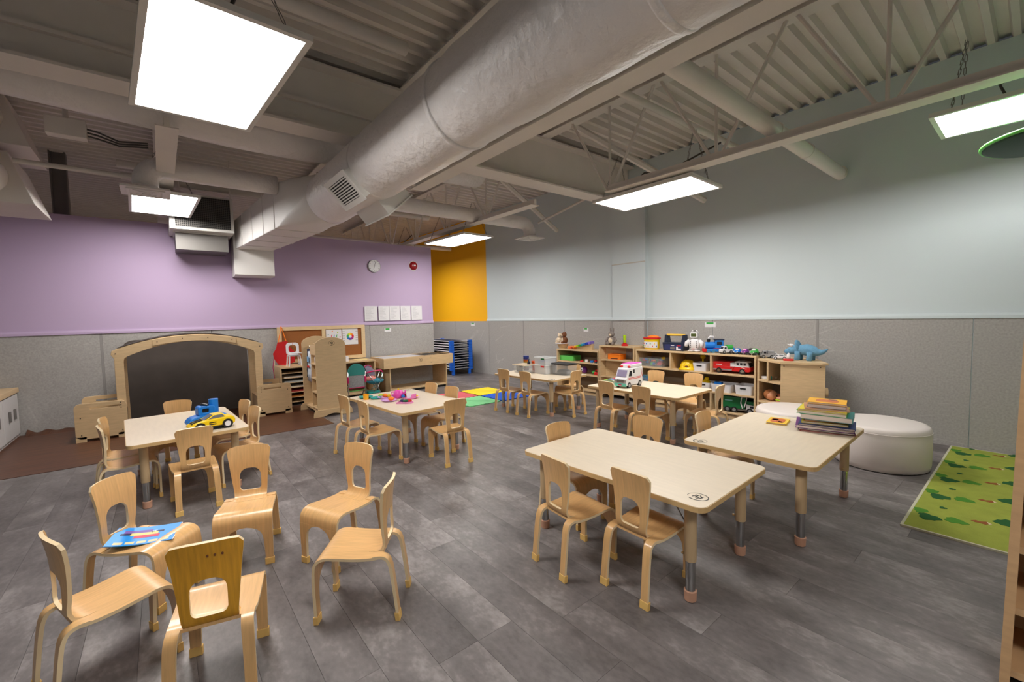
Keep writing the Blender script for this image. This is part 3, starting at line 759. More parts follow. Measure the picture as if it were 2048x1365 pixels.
for j in range(5):
    y = 0.28+j*0.46
    bush(0.05, y+0.06, 0.034, 0.045, M_b2); bush(0.10, y-0.03, 0.052, 0.055, M_b1)
    bush(0.215, y+0.02, 0.05, 0.045, M_b2); bush(0.14, y+0.21, 0.018, 0.02, M_b1)
    bush(0.42, y+0.2, 0.05, 0.06, M_b1); bush(0.62, y+0.05, 0.05, 0.05, M_b2); bush(0.84, y+0.12, 0.05, 0.05, M_b1); bush(1.08, y+0.03, 0.05, 0.05, M_b2); bush(1.3, y+0.1, 0.05, 0.05, M_b1)
    fx = [(0.275, y+0.10), (0.295, y+0.125), (0.31, y+0.115), (0.34, y+0.14), (0.352, y+0.11), (0.34, y+0.085), (0.31, y+0.09), (0.295, y+0.085)]
    MB().prism(fx, 0.0108, 0.0122).build('printed_fox', M_fox, rug)
    MB().prism([(0.34, y+0.14), (0.364, y+0.115), (0.352, y+0.10)], 0.0109, 0.0123).build('printed_fox', M_cream, rug)

def foam(x, y, m, label):
    n = 13; s_ = 0.6; pts = []
    def side(k, u):                       # puzzle teeth
        return 0.012 if int(u*n) % 2 else -0.012
    for a, b, nx, ny in (((0, 0), (1, 0), 0, -1), ((1, 0), (1, 1), 1, 0), ((1, 1), (0, 1), 0, 1), ((0, 1), (0, 0), -1, 0)):
        for k in range(n):
            for e in (0.02, 0.98):
                u = (k+e)/n; d = (0.008 if k % 2 else -0.008) if 0 < k < n-1 else -0.008
                pts.append((x+s_*(a[0]+(b[0]-a[0])*u)+nx*d, y+s_*(a[1]+(b[1]-a[1])*u)+ny*d))
    o = MB().prism(pts, 0, 0.012).build('foam_tile', m, None, bevel=0.0015)
    tag(o, label, 'foam tile', 'interlocking foam floor tiles')
foam(-6.58, 4.13, mat('foam_yellow', (244, 214, 36), 0.85), 'yellow foam puzzle floor tile')
foam(-5.955, 4.13, mat('foam_blue', (36, 92, 206), 0.85), 'blue foam puzzle floor tile')
foam(-5.955, 3.505, mat('foam_green', (126, 204, 142), 0.85), 'mint green foam puzzle floor tile')
foam(-6.58, 3.505, mat('foam_red', (214, 96, 106), 0.85), 'coral red foam puzzle floor tile')

# ------------------------------------------------------------------ reading arch with benches
ar = thing('reading_arch', 'plywood reading arch with two benches standing against the grey wall panels', 'play arch', (0, 0, 0.0042))
def arch_poly():
    out = [(-0.455, 0.0), (-0.455, 0.94), (-0.482, 0.99), (-0.472, 1.035)]
    for k in range(1, 20):
        u = k/20; y = -0.472+1.572*u; out.append((y, 1.035+0.165*(1-(2*u-1)**2)))
    out += [(1.10, 1.035), (1.11, 0.99), (1.083, 0.94), (1.083, 0.0), (0.998, 0.0), (0.998, 0.90), (0.985, 0.94), (0.95, 0.962)]
    for k in range(1, 20):
        u = k/20; y = 0.95-1.28*u; out.append((y, 0.962+0.152*(1-(2*u-1)**2)))
    out += [(-0.33, 0.962), (-0.36, 0.94), (-0.372, 0.90), (-0.372, 0.0)]
    return out
for nm, x in (('front_frame', -6.975), ('rear_frame', -7.56)):
    fr = MB().prism(arch_poly(), x, x+0.02, 'x').build(nm, M_ply, ar, bevel=0.003)
    if nm == 'front_frame':
        pts = []
        for k in range(15):
            u = 0.24+0.56*k/14; pts.append((-0.472+1.572*u, 1.030+0.165*(1-(2*u-1)**2)))
        for k in range(15):
            u = 0.80-0.56*k/14; pts.append((-0.472+1.572*u, 1.030+0.165*(1-(2*u-1)**2)-0.078))
        rl = MB().prism(pts, x+0.02, x+0.038, 'x').build('overlay_rail', M_ply, fr, bevel=0.003)
        for u in (0.27, 0.43, 0.60, 0.77):
            y = -0.472+1.572*u; z = 1.030+0.165*(1-(2*u-1)**2)-0.038
            MB().tube([(x+0.037, y, z), (x+0.041, y, z)], 0.006, 8).build('bolt', M_black, fr)
        for y, z in ((-0.44, 1.0), (1.065, 1.0)): MB().tube([(x+0.019, y, z), (x+0.023, y, z)], 0.007, 8).build('bolt', M_black, fr)
# canopy slats over the arch
q = MB(); n = 26
vs = []
for k in range(n+1):
    u = 0.03+0.94*k/n; y = -0.472+1.572*u; z = 1.040+0.165*(1-(2*u-1)**2)
    vs += [(-7.56, y, z), (-6.955, y, z), (-7.56, y, z+0.006), (-6.955, y, z+0.006)]
fs = []
for k in range(n):
    a, b = 4*k, 4*k+4; fs += [(a, a+1, b+1, b), (a+2, b+2, b+3, a+3), (a, b, b+2, a+2), (a+1, a+3, b+3, b+1)]
q.add(vs, fs).build('roof_canopy', mat('canopy_dark', (58, 50, 44), 0.9), ar)
def bench(y0, y1, lg):
    for nm, x, dz in (('front_panel', -6.95, 0), ('back_panel', -7.60, 0.0)):
        p = MB().prism(rrect(y0, y1, 0.03, 0.445, 0.055, 5), x, x+0.02, 'x', hole=rrect(y0+0.13, y1-0.06 if y0 < 0 else y1-0.10, 0.375, 0.398, 0.011, 5) if y0 < 0 else rrect(y0+0.08, y1-0.13, 0.375, 0.398, 0.011, 5)).build(nm, M_ply, ar, bevel=0.003)
        for a, b in ((y0, y0+0.09), (y1-0.09, y1)): MB().box(x, x+0.02, a, b, 0.0, 0.06).build('foot', M_ply, p)
        for y, z in ((y0+0.05, 0.28), (y0+0.05, 0.08), (y1-0.05, 0.42), (y1-0.05, 0.39), (y1-0.05, 0.36), (y1-0.05, 0.09)) if y0 < 0 else ((y1-0.05, 0.35), (y1-0.05, 0.09), (y0+0.05, 0.41), (y0+0.05, 0.38), (y0+0.05, 0.35), (y0+0.05, 0.09)):
            MB().tube([(x+0.019, y, z), (x+0.023, y, z)], 0.0065, 8).build('bolt', M_black, p)
        if lg and nm == 'front_panel':
            logo(p, Matrix(((0, 0, 1, x+0.0206), (1, 0, 0, -0.60), (0, 1, 0, 0.095), (0, 0, 0, 1))), 0.033)
    B(-7.58, -6.95, y0+0.02, y1-0.02, 0.25, 0.272).build('bench_seat', M_ply, ar)
    B(-7.58, -6.95, (y0+0.02 if y0 > 0 else y1-0.04), (y0+0.04 if y0 > 0 else y1-0.02), 0.03, 0.25).build('bench_side', M_ply, ar)
bench(-0.825, -0.372, True); bench(0.998, 1.435, False)

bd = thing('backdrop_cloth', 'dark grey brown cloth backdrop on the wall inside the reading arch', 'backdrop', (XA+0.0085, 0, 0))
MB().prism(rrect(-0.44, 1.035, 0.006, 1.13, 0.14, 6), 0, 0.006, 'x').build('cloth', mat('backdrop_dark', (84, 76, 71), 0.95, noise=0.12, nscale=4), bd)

# ------------------------------------------------------------------ white cabinet at the edge
cb = thing('play_sink_cabinet', 'white low cabinet with wooden counter and metal door handles', 'cabinet', (0, 0, 0.0042))
B(-7.92, -5.9, -1.95, -1.43, 0.0, 0.545).build('body', mat('cabinet_white', (206, 202, 200), 0.5), cb)
B(-7.93, -5.88, -1.97, -1.40, 0.545, 0.605).build('counter', M_ply, cb, bevel=0.004)
B(-7.5, -6.6, -1.9, -1.52, 0.6052, 0.612).build('basin_tray', mat('basin', (176, 172, 170), 0.4), cb)
for k, (a, b) in enumerate(((-7.90, -7.25), (-7.24, -6.58), (-6.57, -5.92))):
    d = B(a, b, -1.43, -1.412, 0.04, 0.53).build('door', MATS['cabinet_white'], cb, bevel=0.003)
    for x in ((a+b)/2-0.11, (a+b)/2+0.11) if k < 2 else (a+0.1,):
        MB().box(x-0.018, x+0.018, -1.412, -1.392, 0.25, 0.37).build('handle', M_darkgrey, d, bevel=0.004)

# ------------------------------------------------------------------ writing centre with cork board
wd = thing('writing_desk', 'light wood writing desk with cork board back and paper slots', 'desk', (0, 0, 0))
def frame_board():
    X = -7.93
    for a, b, c, d in ((1.535, 2.855, 1.185, 1.245), (1.535, 2.855, 0.64, 0.70), (1.47, 1.535, 0.64, 1.245), (2.855, 2.92, 0.64, 1.245), (2.165, 2.225, 0.70, 1.185)):
        B(X, X+0.03, a, b, c, d).build('board_frame', mat('pine', (222, 194, 150), 0.5, noise=0.06, nscale=9, stretch=(1, 1, 6)), wd)
    B(X, X+0.012, 1.53, 2.17, 0.69, 1.19).build('cork_panel', M_cork, wd); B(X, X+0.012, 2.22, 2.86, 0.69, 1.19).build('cork_panel', M_cork, wd)
frame_board()
B(-7.93, -7.45, 1.40, 2.92, 0.60, 0.625).build('desk_top', M_ply, wd, bevel=0.003)
for y in (1.40, 1.93, 2.90): B(-7.93, -7.46, y, y+0.02, 0.0, 0.60).build('side_panel', M_ply, wd)
B(-7.93, -7.915, 1.42, 2.90, 0.05, 0.60).build('back_panel', mat('dark_ply', (120, 92, 62), 0.6), wd)
for k in range(7): B(-7.92, -7.47, 1.42, 1.93, 0.05+0.078*k, 0.058+0.078*k).build('paper_shelf', M_ply, wd)
B(-7.92, -7.47, 1.95, 2.90, 0.04, 0.06).build('bottom_shelf', M_ply, wd)
random.seed(2)
for k, c in enumerate(((210, 206, 200), (180, 190, 196), (206, 202, 196), (176, 60, 60), (190, 120, 40))):
    z = 0.058+0.078*(5-k)
    tag(B(-7.88, -7.50, 1.46, 1.86, z+0.0002, z+0.016+0.008*(k % 2)).build('paper_stack', mat('papers%d' % k, c, 0.7)), ('white', 'pale grey', 'cream', 'red', 'orange')[k]+' paper stack lying in the desk paper slot', 'paper', 'paper in the desk slots')
pb = thing('tissue_box', 'white rounded tissue box on the desk beside the yellow pad', 'box', (-7.62, 2.36, 0.625))
MB().prism(rrect(-0.09, 0.09, -0.13, 0.13, 0.03, 5), 0, 0.085).build('box_body', M_paper, pb, bevel=0.004); MB().ell((0.092, 0.02, 0.05), (0.001, 0.03, 0.008), 10, 5).build('printed_mark', M_darkgrey, pb)
tag(B(-7.72, -7.56, 2.62, 2.82, 0.625, 0.637).build('note_pad', mat('pad_yellow', (232, 214, 150), 0.7)), 'pale yellow note pad lying on the desk end', 'note pad')
# posters on the cork
def poster(y0, y1, z0, z1, label, kind):
    t = thing('poster', label, 'poster', (-7.914, 0, 0))
    B(0, 0.0016, y0, y1, z0, z1).build('sheet', M_paper, t)
    yc, zc_ = (y0+y1)/2, (z0+z1)/2
    if kind == 'wheel':
        cols = [(220, 30, 40), (240, 120, 30), (250, 180, 30), (245, 225, 40), (150, 200, 60), (50, 160, 80), (30, 150, 160), (30, 100, 190), (60, 60, 160), (110, 50, 150), (160, 40, 140), (210, 40, 110)]
        for k, c in enumerate(cols):
            a0, a1 = 2*PI*k/12, 2*PI*(k+1)/12
            pts = [(yc+r*math.cos(a), zc_+r*math.sin(a)) for r, aa in ((0.065, (a0, (a0+a1)/2, a1)), (0.026, (a1, a0))) for a in aa]
            MB().prism(pts, 0.0016, 0.0022, 'x').build('printed_wedge', mat('wheel%d' % k, c, 0.6), t)
        for k in range(5):
            for sy in (-1, 1): B(0.0016, 0.0021, yc+sy*0.115-0.02, yc+sy*0.115+0.02, zc_+0.09-0.04*k, zc_+0.096-0.04*k).build('printed_line', M_darkgrey, t)
    else:
        for k, c in enumerate(((230, 60, 80), (60, 140, 210), (60, 180, 90))):
            MB().tube([(0.0018, yc-0.045+0.045*k, zc_+0.0), (0.0018, yc-0.035+0.045*k, zc_+0.045)], 0.006, 6).build('printed_letter', mat('let%d' % k, c, 0.6), t)
        B(0.0016, 0.0021, yc-0.05, yc+0.05, zc_-0.03, zc_-0.018).build('printed_line', M_navy, t)
        for k in range(7):
            a = 2*PI*k/7; MB().ell((0.0018, yc+0.105*math.cos(a), zc_+0.105*math.sin(a)), (0.0006, 0.012, 0.010), 8, 4).build('printed_dot', (M_red, M_lime, M_orange, M_teal, M_purp, M_yel, M_black)[k], t)
poster(2.235, 2.50, 0.90, 1.18, 'small white poster with coloured letters pinned to cork', 'abc')
poster(2.515, 2.79, 0.895, 1.185, 'white poster with a rainbow colour wheel pinned to cork', 'wheel')
# papers and labels on the walls
for k, (a, b) in enumerate(((2.94, 3.18), (3.205, 3.42), (3.425, 3.635), (3.65, 3.86), (3.88, 4.11))):
    t = thing('notice_sheet', ('white notice sheet on the lilac wall, farthest from the yellow section', 'white notice sheet on the lilac wall, second of the row from the clock end', 'white notice sheet in the middle of the row on the lilac wall', 'white notice sheet on the lilac wall, second from its free end', 'white notice sheet on the lilac wall, closest to its free end')[k], 'notice', (XA+0.023, 0, 0), 0, 'printed notices on the lilac wall')
    B(0, 0.001, a, b, 1.31, 1.587).build('sheet', M_paper, t)
    random.seed(k)
    for j in range(13):
        l_ = random.uniform(0.3, 0.85)*(b-a-0.05)
        B(0.001, 0.0014, a+0.025, a+0.025+l_, 1.55-0.017*j, 1.5535-0.017*j).build('printed_line', mat('print_grey', (170, 168, 172), 0.7), t)
def sticker(p, ax, label, w=0.13, g=0.05):
    t = thing('wall_label', label, 'label', p)
    if ax == 'x': B(0, 0.0012, -w/2, w/2, -0.035, 0.03).build('sheet', M_paper, t); B(0.0012, 0.0018, -w/2+0.02, w/2-0.03, 0.0, 0.03).build('green_tape', M_green, t)
    else: B(-w/2, w/2, -0.0012, 0, -0.035, 0.03).build('sheet', M_paper, t); B(-w/2+0.02, w/2-0.03, -0.0018, -0.0012, 0.005, 0.03).build('green_tape', M_green, t)
sticker((XA+0.0085, 3.38, 1.13), 'x', 'white label with green tape on the panel above the sensory table')
sticker((-8.71, YB-0.0135, 1.16), 'y', 'white label with green tape on the panel above the blue cots', 0.17)
sticker((-5.12, YB-0.0135, 1.07), 'y', 'white label with green tape on the panel above the rainbow xylophone', 0.11)
sticker((-2.88, YB-0.0135, 1.17), 'y', 'white label with green tape on the panel above the blue toy train', 0.15)
# clock and bell
ck = thing('wall_clock', 'round white wall clock on the lilac wall', 'clock', (XA+0.001, 3.16, 2.335))
def disc(x0, x1, r, n=36): return MB().tube([(x0, 0, 0), (x1, 0, 0)], r, n)
disc(0, 0.03, 0.118).build('case', mat('clock_rim', (150, 148, 146), 0.4), ck, 'auto'); disc(0.03, 0.032, 0.108).build('dial', M_paper, ck)
for k in range(12):
    a = 2*PI*k/12; B(0.032, 0.033, 0.09*math.cos(a)-0.005, 0.09*math.cos(a)+0.005, 0.09*math.sin(a)-0.008, 0.09*math.sin(a)+0.008).build('numeral_mark', M_darkgrey, ck)
MB().tube([(0.034, 0.005, 0.012), (0.034, -0.02, -0.065)], 0.0025, 6).build('hour_hand', M_black, ck); MB().tube([(0.035, -0.003, -0.01), (0.035, 0.022, 0.085)], 0.002, 6).build('minute_hand', M_black, ck)
bl = thing('fire_bell', 'dark red round fire alarm bell on the lilac wall', 'alarm bell', (XA+0.001, 3.965, 2.385))
MB().lathe([(0.085, 0.0), (0.085, 0.02), (0.07, 0.04), (0.03, 0.052), (0, 0.054)], 28).xf(RY(90).to_4x4()).build('gong', mat('bell_red', (140, 14, 22), 0.3), bl, True)
disc(0.0, 0.006, 0.098).build('mounting_ring', M_white, bl); MB().ell((0.05, 0.012, 0.004), (0.012, 0.022, 0.018), 12, 6).build('strobe', M_paper, bl, True)

# apron, doll high chair
ap = thing('play_apron', 'red play apron hanging by its straps from the board', 'apron', (-7.86, 0, 0))
pts = [(1.395, 0.74), (1.385, 0.82), (1.43, 0.90), (1.455, 1.0), (1.60, 1.02), (1.63, 0.92), (1.70, 0.84), (1.70, 0.66), (1.55, 0.62), (1.45, 0.64)]
q = MB(); n = len(pts); vs = [(0.02*math.sin(9*y), y, z) for y, z in pts]+[(0.02*math.sin(9*y)+0.008, y, z) for y, z in pts]
q.add(vs, [tuple(range(n))[::-1], tuple(range(n, 2*n))]+[(i, (i+1) % n, n+(i+1) % n, n+i) for i in range(n)]).build('cloth', M_redc, ap)
for y0, y1 in ((1.47, 1.52), (1.59, 1.53)): MB().tube([(0.005, y0, 1.0), (0.0, y1, 1.24), (-0.03, y1, 1.25)], 0.006, 6).build('neck_strap', M_orange, ap)
for y, z, c in ((1.39, 0.40, M_mag), (1.42, 0.44, M_cream)): MB().tube([(0.0, 1.40, 0.76), (0.02, y-0.02, 0.6), (0.01, y, z)], 0.005, 6).build('waist_tie', c, ap)
hc = thing('doll_high_chair', 'white toy high chair for dolls standing on the desk', 'toy chair', (-7.60, 1.63, 0.625))
MB().prism(rrect(-0.095, 0.095, 0.17, 0.37, 0.05, 5), -0.05, -0.035, 'x', hole=rrect(-0.058, 0.058, 0.215, 0.33, 0.035, 5)).build('backrest', M_paper, hc)
B(-0.05, 0.10, -0.085, 0.085, 0.155, 0.175).build('seat', M_paper, hc, bevel=0.004); B(0.06, 0.14, -0.10, 0.10, 0.20, 0.212).build('tray', M_paper, hc, bevel=0.004)
for sy in (-1, 1):
    for x in (-0.045, 0.095): MB().tube([(x, sy*0.075, 0.16), (x*1.2, sy*0.09, 0.0)], 0.011, 8).build('leg', M_paper, hc)
    MB().tube([(-0.04, sy*0.09, 0.206), (0.1, sy*0.09, 0.206)], 0.008, 6).build('armrest', M_paper, hc)
MB().ell((-0.034, 0, 0.35), (0.002, 0.006, 0.006), 8, 5).build('red_dot', M_red, hc)

# ------------------------------------------------------------------ dress-up rack
dr = thing('dress_up_rack', 'plywood dress-up rack with arched end panels and side cubbies', 'clothes rack', (0, 0, 0.0042))
def endpanel(x, y0, y1, foot):
    pts = [(y0, 0.06), (y1, 0.06), (y1, 1.0)]
    for k in range(1, 12):
        a = PI*k/12; pts.append(((y0+y1)/2+(y1-y0)/2*math.cos(a), 1.0+0.105*math.sin(a)))
    pts.append((y0, 1.0))
    p = MB().prism(pts, x-0.02, x, 'x').build('end_panel', M_ply, dr, bevel=0.003)
    fp = [(y0-0.06, 0.0), (y0+0.07, 0.0)]
    for k in range(9): fp.append((y0+0.07+(y1-y0-0.14)*k/8, 0.035*math.sin(PI*k/8)))
    fp += [(y1-0.07, 0.0), (y1+0.06, 0.0), (y1+0.055, 0.06), (y1+0.03, 0.10), (y0-0.03, 0.10), (y0-0.055, 0.06)]
    MB().prism(fp, x, x+0.02, 'x').build('foot_rail', M_ply, p, bevel=0.003)
    return p
p = endpanel(-6.28, 1.62, 2.03, True); logo(p, Matrix(((0, 0, 1, -6.2794), (1, 0, 0, 1.842), (0, 1, 0, 1.022), (0, 0, 0, 1))), 0.033)
endpanel(-7.0, 1.62, 2.03, True)
MB().prism([(1.64, 0.09), (2.01, 0.09), (2.01, 0.98), (1.90, 1.05), (1.75, 1.05), (1.64, 0.98)], -6.60, -6.585, 'x').build('cubby_divider', M_ply, dr)
for z in (0.10, 0.32, 0.52, 0.72): B(-6.585, -6.30, 1.63, 2.02, z, z+0.015).build('cubby_shelf', M_ply, dr)
B(-6.585, -6.30, 1.63, 1.645, 0.86, 1.0).build('cubby_shelf', M_ply, dr)
B(-7.0, -6.30, 1.64, 2.01, 0.06, 0.085).build('base_board', M_ply, dr)
B(-7.0, -6.60, 1.81, 1.83, 0.085, 0.95).build('mirror_board', M_ply, dr)
MB().tube([(-7.0, 1.72, 0.96), (-6.60, 1.72, 0.96)], 0.012, 10).build('hanging_rail', M_ply, dr)
def garment(name, label, x, w0, w1, z0, z1, m, y=1.70):
    q = MB(); n = 14; vs = []
    for j in range(5):
        u = j/4; z = z1+(z0-z1)*u
        for k in range(n+1):
            v = k/n-0.5; hw = (w0+(w1-w0)*u)
            vs.append((x+v*2*hw, y+0.018*math.sin(k*1.9+j)*u-0.01, z-0.02*abs(v)*(1-u)))
    b = len(vs); vs += [(a, c+0.02, d) for a, c, d in vs]
    fs = [(j*(n+1)+k, j*(n+1)+k+1, (j+1)*(n+1)+k+1, (j+1)*(n+1)+k) for j in range(4) for k in range(n)]
    fs += [tuple(i+b for i in f_[::-1]) for f_ in fs]
    edge = [k for k in range(n)]
    for k in range(n): fs.append((k, b+k, b+k+1, k+1)); fs.append((4*(n+1)+k, 4*(n+1)+k+1, b+4*(n+1)+k+1, b+4*(n+1)+k))
    for j in range(4): fs.append((j*(n+1), (j+1)*(n+1), b+(j+1)*(n+1), b+j*(n+1))); fs.append((j*(n+1)+n, b+j*(n+1)+n, b+(j+1)*(n+1)+n, (j+1)*(n+1)+n))
    t = thing(name, label, 'costume', (0, 0, 0), 0, 'costumes on the dress-up rack')
    q.add(vs, fs).build('cloth', m, t, True)
    MB().tube([(x, y, z1), (x, y+0.01, z1+0.03), (x, 1.72, 0.985)], 0.003, 5).build('hanger_hook', M_chrome, t)
    return t
garment('navy_coat', 'navy blue costume jacket hanging in the dress-up rack', -6.90, 0.06, 0.075, 0.50, 0.93, mat('cloth_navy', (34, 40, 60), 0.9), 1.69)
gv = garment('white_vest', 'white and blue costume vest hanging in the dress-up rack', -6.76, 0.06, 0.08, 0.46, 0.90, mat('cloth_white', (206, 212, 222), 0.9), 1.665)
B(-6.82, -6.70, 1.638, 1.64, 0.66, 0.69).build('red_band', M_redc, gv); B(-6.81, -6.71, 1.638, 1.641, 0.74, 0.82).build('blue_patch', mat('cloth_sky', (120, 170, 210), 0.9), gv)
garment('red_skirt', 'red costume skirt hanging lowest in the dress-up rack', -6.665, 0.04, 0.06, 0.24, 0.60, M_redc, 1.70)
sc_ = thing('patterned_shirt', 'small white folded shirt with dark print in the rack cubby', 'costume', (-6.44, 1.76, 0.736))
MB().prism(rrect(-0.08, 0.08, -0.10, 0.10, 0.03, 4), 0, 0.10).build('cloth', mat('cloth_white2', (214, 206, 206), 0.9), sc_, bevel=0.01); MB().ell((0, -0.101, 0.05), (0.02, 0.002, 0.02), 8, 5).build('printed_mark', M_navy, sc_)

# ------------------------------------------------------------------ sensory table
se = thing('sensory_table', 'plywood sensory table with white tray and black slatted lid', 'table', (0, 0, 0))
B(-7.30, -7.28, 3.0, 4.41, 0.455, 0.64).build('front_board', M_ply, se, bevel=0.003); B(-7.90, -7.88, 3.0, 4.30, 0.455, 0.64).build('back_board', M_ply, se)
B(-7.88, -7.30, 3.0, 3.02, 0.455, 0.64).build('end_board', M_ply, se); B(-7.88, -7.30, 4.39, 4.41, 0.455, 0.64).build('end_board', M_ply, se)
B(-7.88, -7.30, 3.02, 4.39, 0.455, 0.475).build('tray_floor', M_ply, se)
B(-7.88, -7.30, 3.03, 3.80, 0.60, 0.632).build('white_tray', mat('tray_white', (205, 202, 206), 0.35), se)
ld = B(-7.88, -7.30, 3.82, 4.38, 0.62, 0.634).build('lid', M_ply, se)
for y in (3.84, 4.03, 4.22): B(-7.84, -7.32, y, y+0.14, 0.634, 0.640).build('black_strip', M_black, ld)
for y in (3.12, 4.27): B(-7.86, -7.32, y, y+0.02, 0.0, 0.455).build('leg_panel', M_ply, se)
B(-7.86, -7.33, 3.14, 4.27, 0.04, 0.065).build('bottom_shelf', M_ply, se, bevel=0.002)
B(-7.37, -7.36, 3.14, 4.27, 0.0, 0.04).build('toe_board', M_black, se)
logo(se, Matrix(((0, 0, 1, -7.2794), (1, 0, 0, 3.712), (0, 1, 0, 0.567), (0, 0, 0, 1))), 0.032)
for y, z in ((3.93, 0.60), (3.93, 0.50)): MB().tube([(-7.281, y, z), (-7.278, y, z)], 0.005, 8).build('bolt', M_darkgrey, se)

# ------------------------------------------------------------------ toy chair and doll stroller
tc_ = thing('folding_toy_chair', 'teal and grey folding doll chair with magenta joints', 'toy chair', (-7.0, 2.42, 0))
q = [(y, 0.42+0.0) for y in ()]
top = []
for k in range(13): a = PI*k/12; top.append((0.14*math.cos(a), 0.50+0.13*math.sin(a)))
MB().prism([(0.14, 0.44)]+top+[(-0.14, 0.44)], -0.006, 0.006, 'x').build('head_panel', mat('cloth_teal', (52, 134, 128), 0.9), tc_)
B(-0.004, 0.004, -0.125, 0.125, 0.24, 0.44).build('mesh_panel', mat('mesh_grey', (150, 150, 152), 0.9, noise=0.2, nscale=90), tc_)
B(-0.006, 0.006, -0.125, 0.125, 0.232, 0.245).build('trim_strip', M_mag, tc_)
for sy in (-1, 1):
    MB().tube([(0.0, sy*0.14, 0.50), (0.005, sy*0.14, 0.25), (0.02, sy*0.14, 0.0)], 0.008, 8).build('leg', M_chrome, tc_, True)
    MB().tube([(0.0, sy*0.135, 0.26), (-0.22, sy*0.135, 0.0)], 0.008, 8).build('leg', M_chrome, tc_, True)
    B(-0.012, 0.012, sy*0.14-0.014, sy*0.14+0.014, 0.32, 0.42).build('joint', M_mag, tc_, bevel=0.004)
MB().tube([(0.008, -0.14, 0.19), (0.008, 0.14, 0.19)], 0.006, 8).build('cross_bar', M_green, tc_)
B(-0.20, -0.01, -0.12, 0.12, 0.245, 0.252).build('seat_cloth', MATS['mesh_grey'], tc_)
st = thing('doll_stroller', 'doll stroller with grey hood, teal seat and magenta handle', 'toy stroller', (-7.14, 2.72, 0))
q = MB(); vs = []
for j in range(7):
    a = PI*0.05+PI*0.5*j/6
    for k in range(9):
        b = PI*k/8; vs.append((0.13*math.cos(b)*0.6-0.05, -0.05+0.17*math.cos(a)*math.sin(b)-0.03, 0.36+0.21*math.sin(a)*math.sin(b)))
q.add(vs, [(j*9+k, j*9+k+1, (j+1)*9+k+1, (j+1)*9+k) for j in range(6) for k in range(8)])
q.build('hood', mat('cloth_slate', (120, 112, 130), 0.9), st, True)
MB().tube([(-0.02, -0.16+0.17*k/8, 0.38+0.19*math.sin(PI*(0.15+0.55*k/8))) for k in range(9)], 0.008, 6).build('hood_piping', M_mag, st, True)
MB().ell((0.0, 0.06, 0.295), (0.10, 0.15, 0.05), 14, 8).build('seat', mat('cloth_teal2', (56, 128, 146), 0.9, noise=0.3, nscale=40), st, True)
MB().ell((0.0, -0.02, 0.345), (0.08, 0.09, 0.05), 12, 8).build('blanket', mat('cloth_peach', (236, 150, 140), 0.9), st, True)
MB().tube([(0.06, -0.12, 0.45), (0.06, 0.0, 0.47), (0.06, 0.14, 0.475), (0.06, 0.17, 0.44)], 0.012, 8).build('handle', M_mag, st, True)
for sx in (-1, 1):
    MB().tube([(sx*0.08, -0.10, 0.44), (sx*0.08, 0.04, 0.26), (sx*0.08, 0.15, 0.03)], 0.008, 8).build('frame_tube', M_chrome, st, True)
    MB().tube([(sx*0.08, 0.17, 0.43), (sx*0.08, 0.08, 0.2), (sx*0.08, -0.10, 0.03)], 0.008, 8).build('frame_tube', M_chrome, st, True)
    for y in (0.15, -0.10):
        MB().tube([(sx*0.085-0.01, y, 0.035), (sx*0.085+0.01, y, 0.035)], 0.035, 14).build('wheel', M_mag, st, 'auto')
MB().ell((0.06, 0.16, 0.39), (0.014, 0.014, 0.05), 8, 6).build('ribbon', mat('mint', (150, 214, 196), 0.8), st, True)
MB().prism(rrect(-0.09, 0.09, -0.1, 0.12, 0.03, 3), 0.10, 0.13).build('basket', M_teal, st)

# ------------------------------------------------------------------ stacked cots
ct = thing('nap_cot', '', 'cot')
for x in (-1.28, 0):
    e = B(x-0.025, x+0.025, -0.27, 0.27, 0.026, 0.040).build('end_frame', MATS.get('cot_navy') or mat('cot_navy', (30, 40, 66), 0.9), ct)
    B(x-0.027, x+0.027, -0.20, 0.20, 0.040, 0.046).build('white_hem', M_paper, e)
    for y in (-0.25, 0.25): B(x-0.036, x+0.036, y-0.05, y+0.05, 0.0, 0.056).build('corner_block', M_cot, e, bevel=0.006)
B(-1.25, -0.03, -0.24, 0.24, 0.036, 0.042).build('bed_sheet', mat('cot_navy', (30, 40, 66), 0.9), ct)
for y in (-0.245, 0.245): B(-1.25, -0.03, y-0.008, y+0.008, 0.028, 0.046).build('side_rail', M_paper, ct)
for k in range(12):
    o = ct if k == 0 else copy_tree(ct)
    o.location = (-8.53, 5.39, 0.11+0.058*k); o['category'] = 'cot'; o['group'] = 'stacked nap cots'
    o['label'] = 'blue framed nap cot, %s of the stack by the yellow wall section' % ('lowest', 'second from the bottom', 'third from the bottom', 'fourth from the bottom', 'fifth from the bottom', 'sixth from the bottom', 'sixth from the top', 'fifth from the top', 'fourth from the top', 'third from the top', 'second from the top', 'topmost')[k]
for x in (-1.28, 0):
    for y in (-0.22, 0.22): B(x-0.03, x+0.03, y-0.03, y+0.03, -0.11, 0.02).build('leg', M_cot, ct, bevel=0.008)

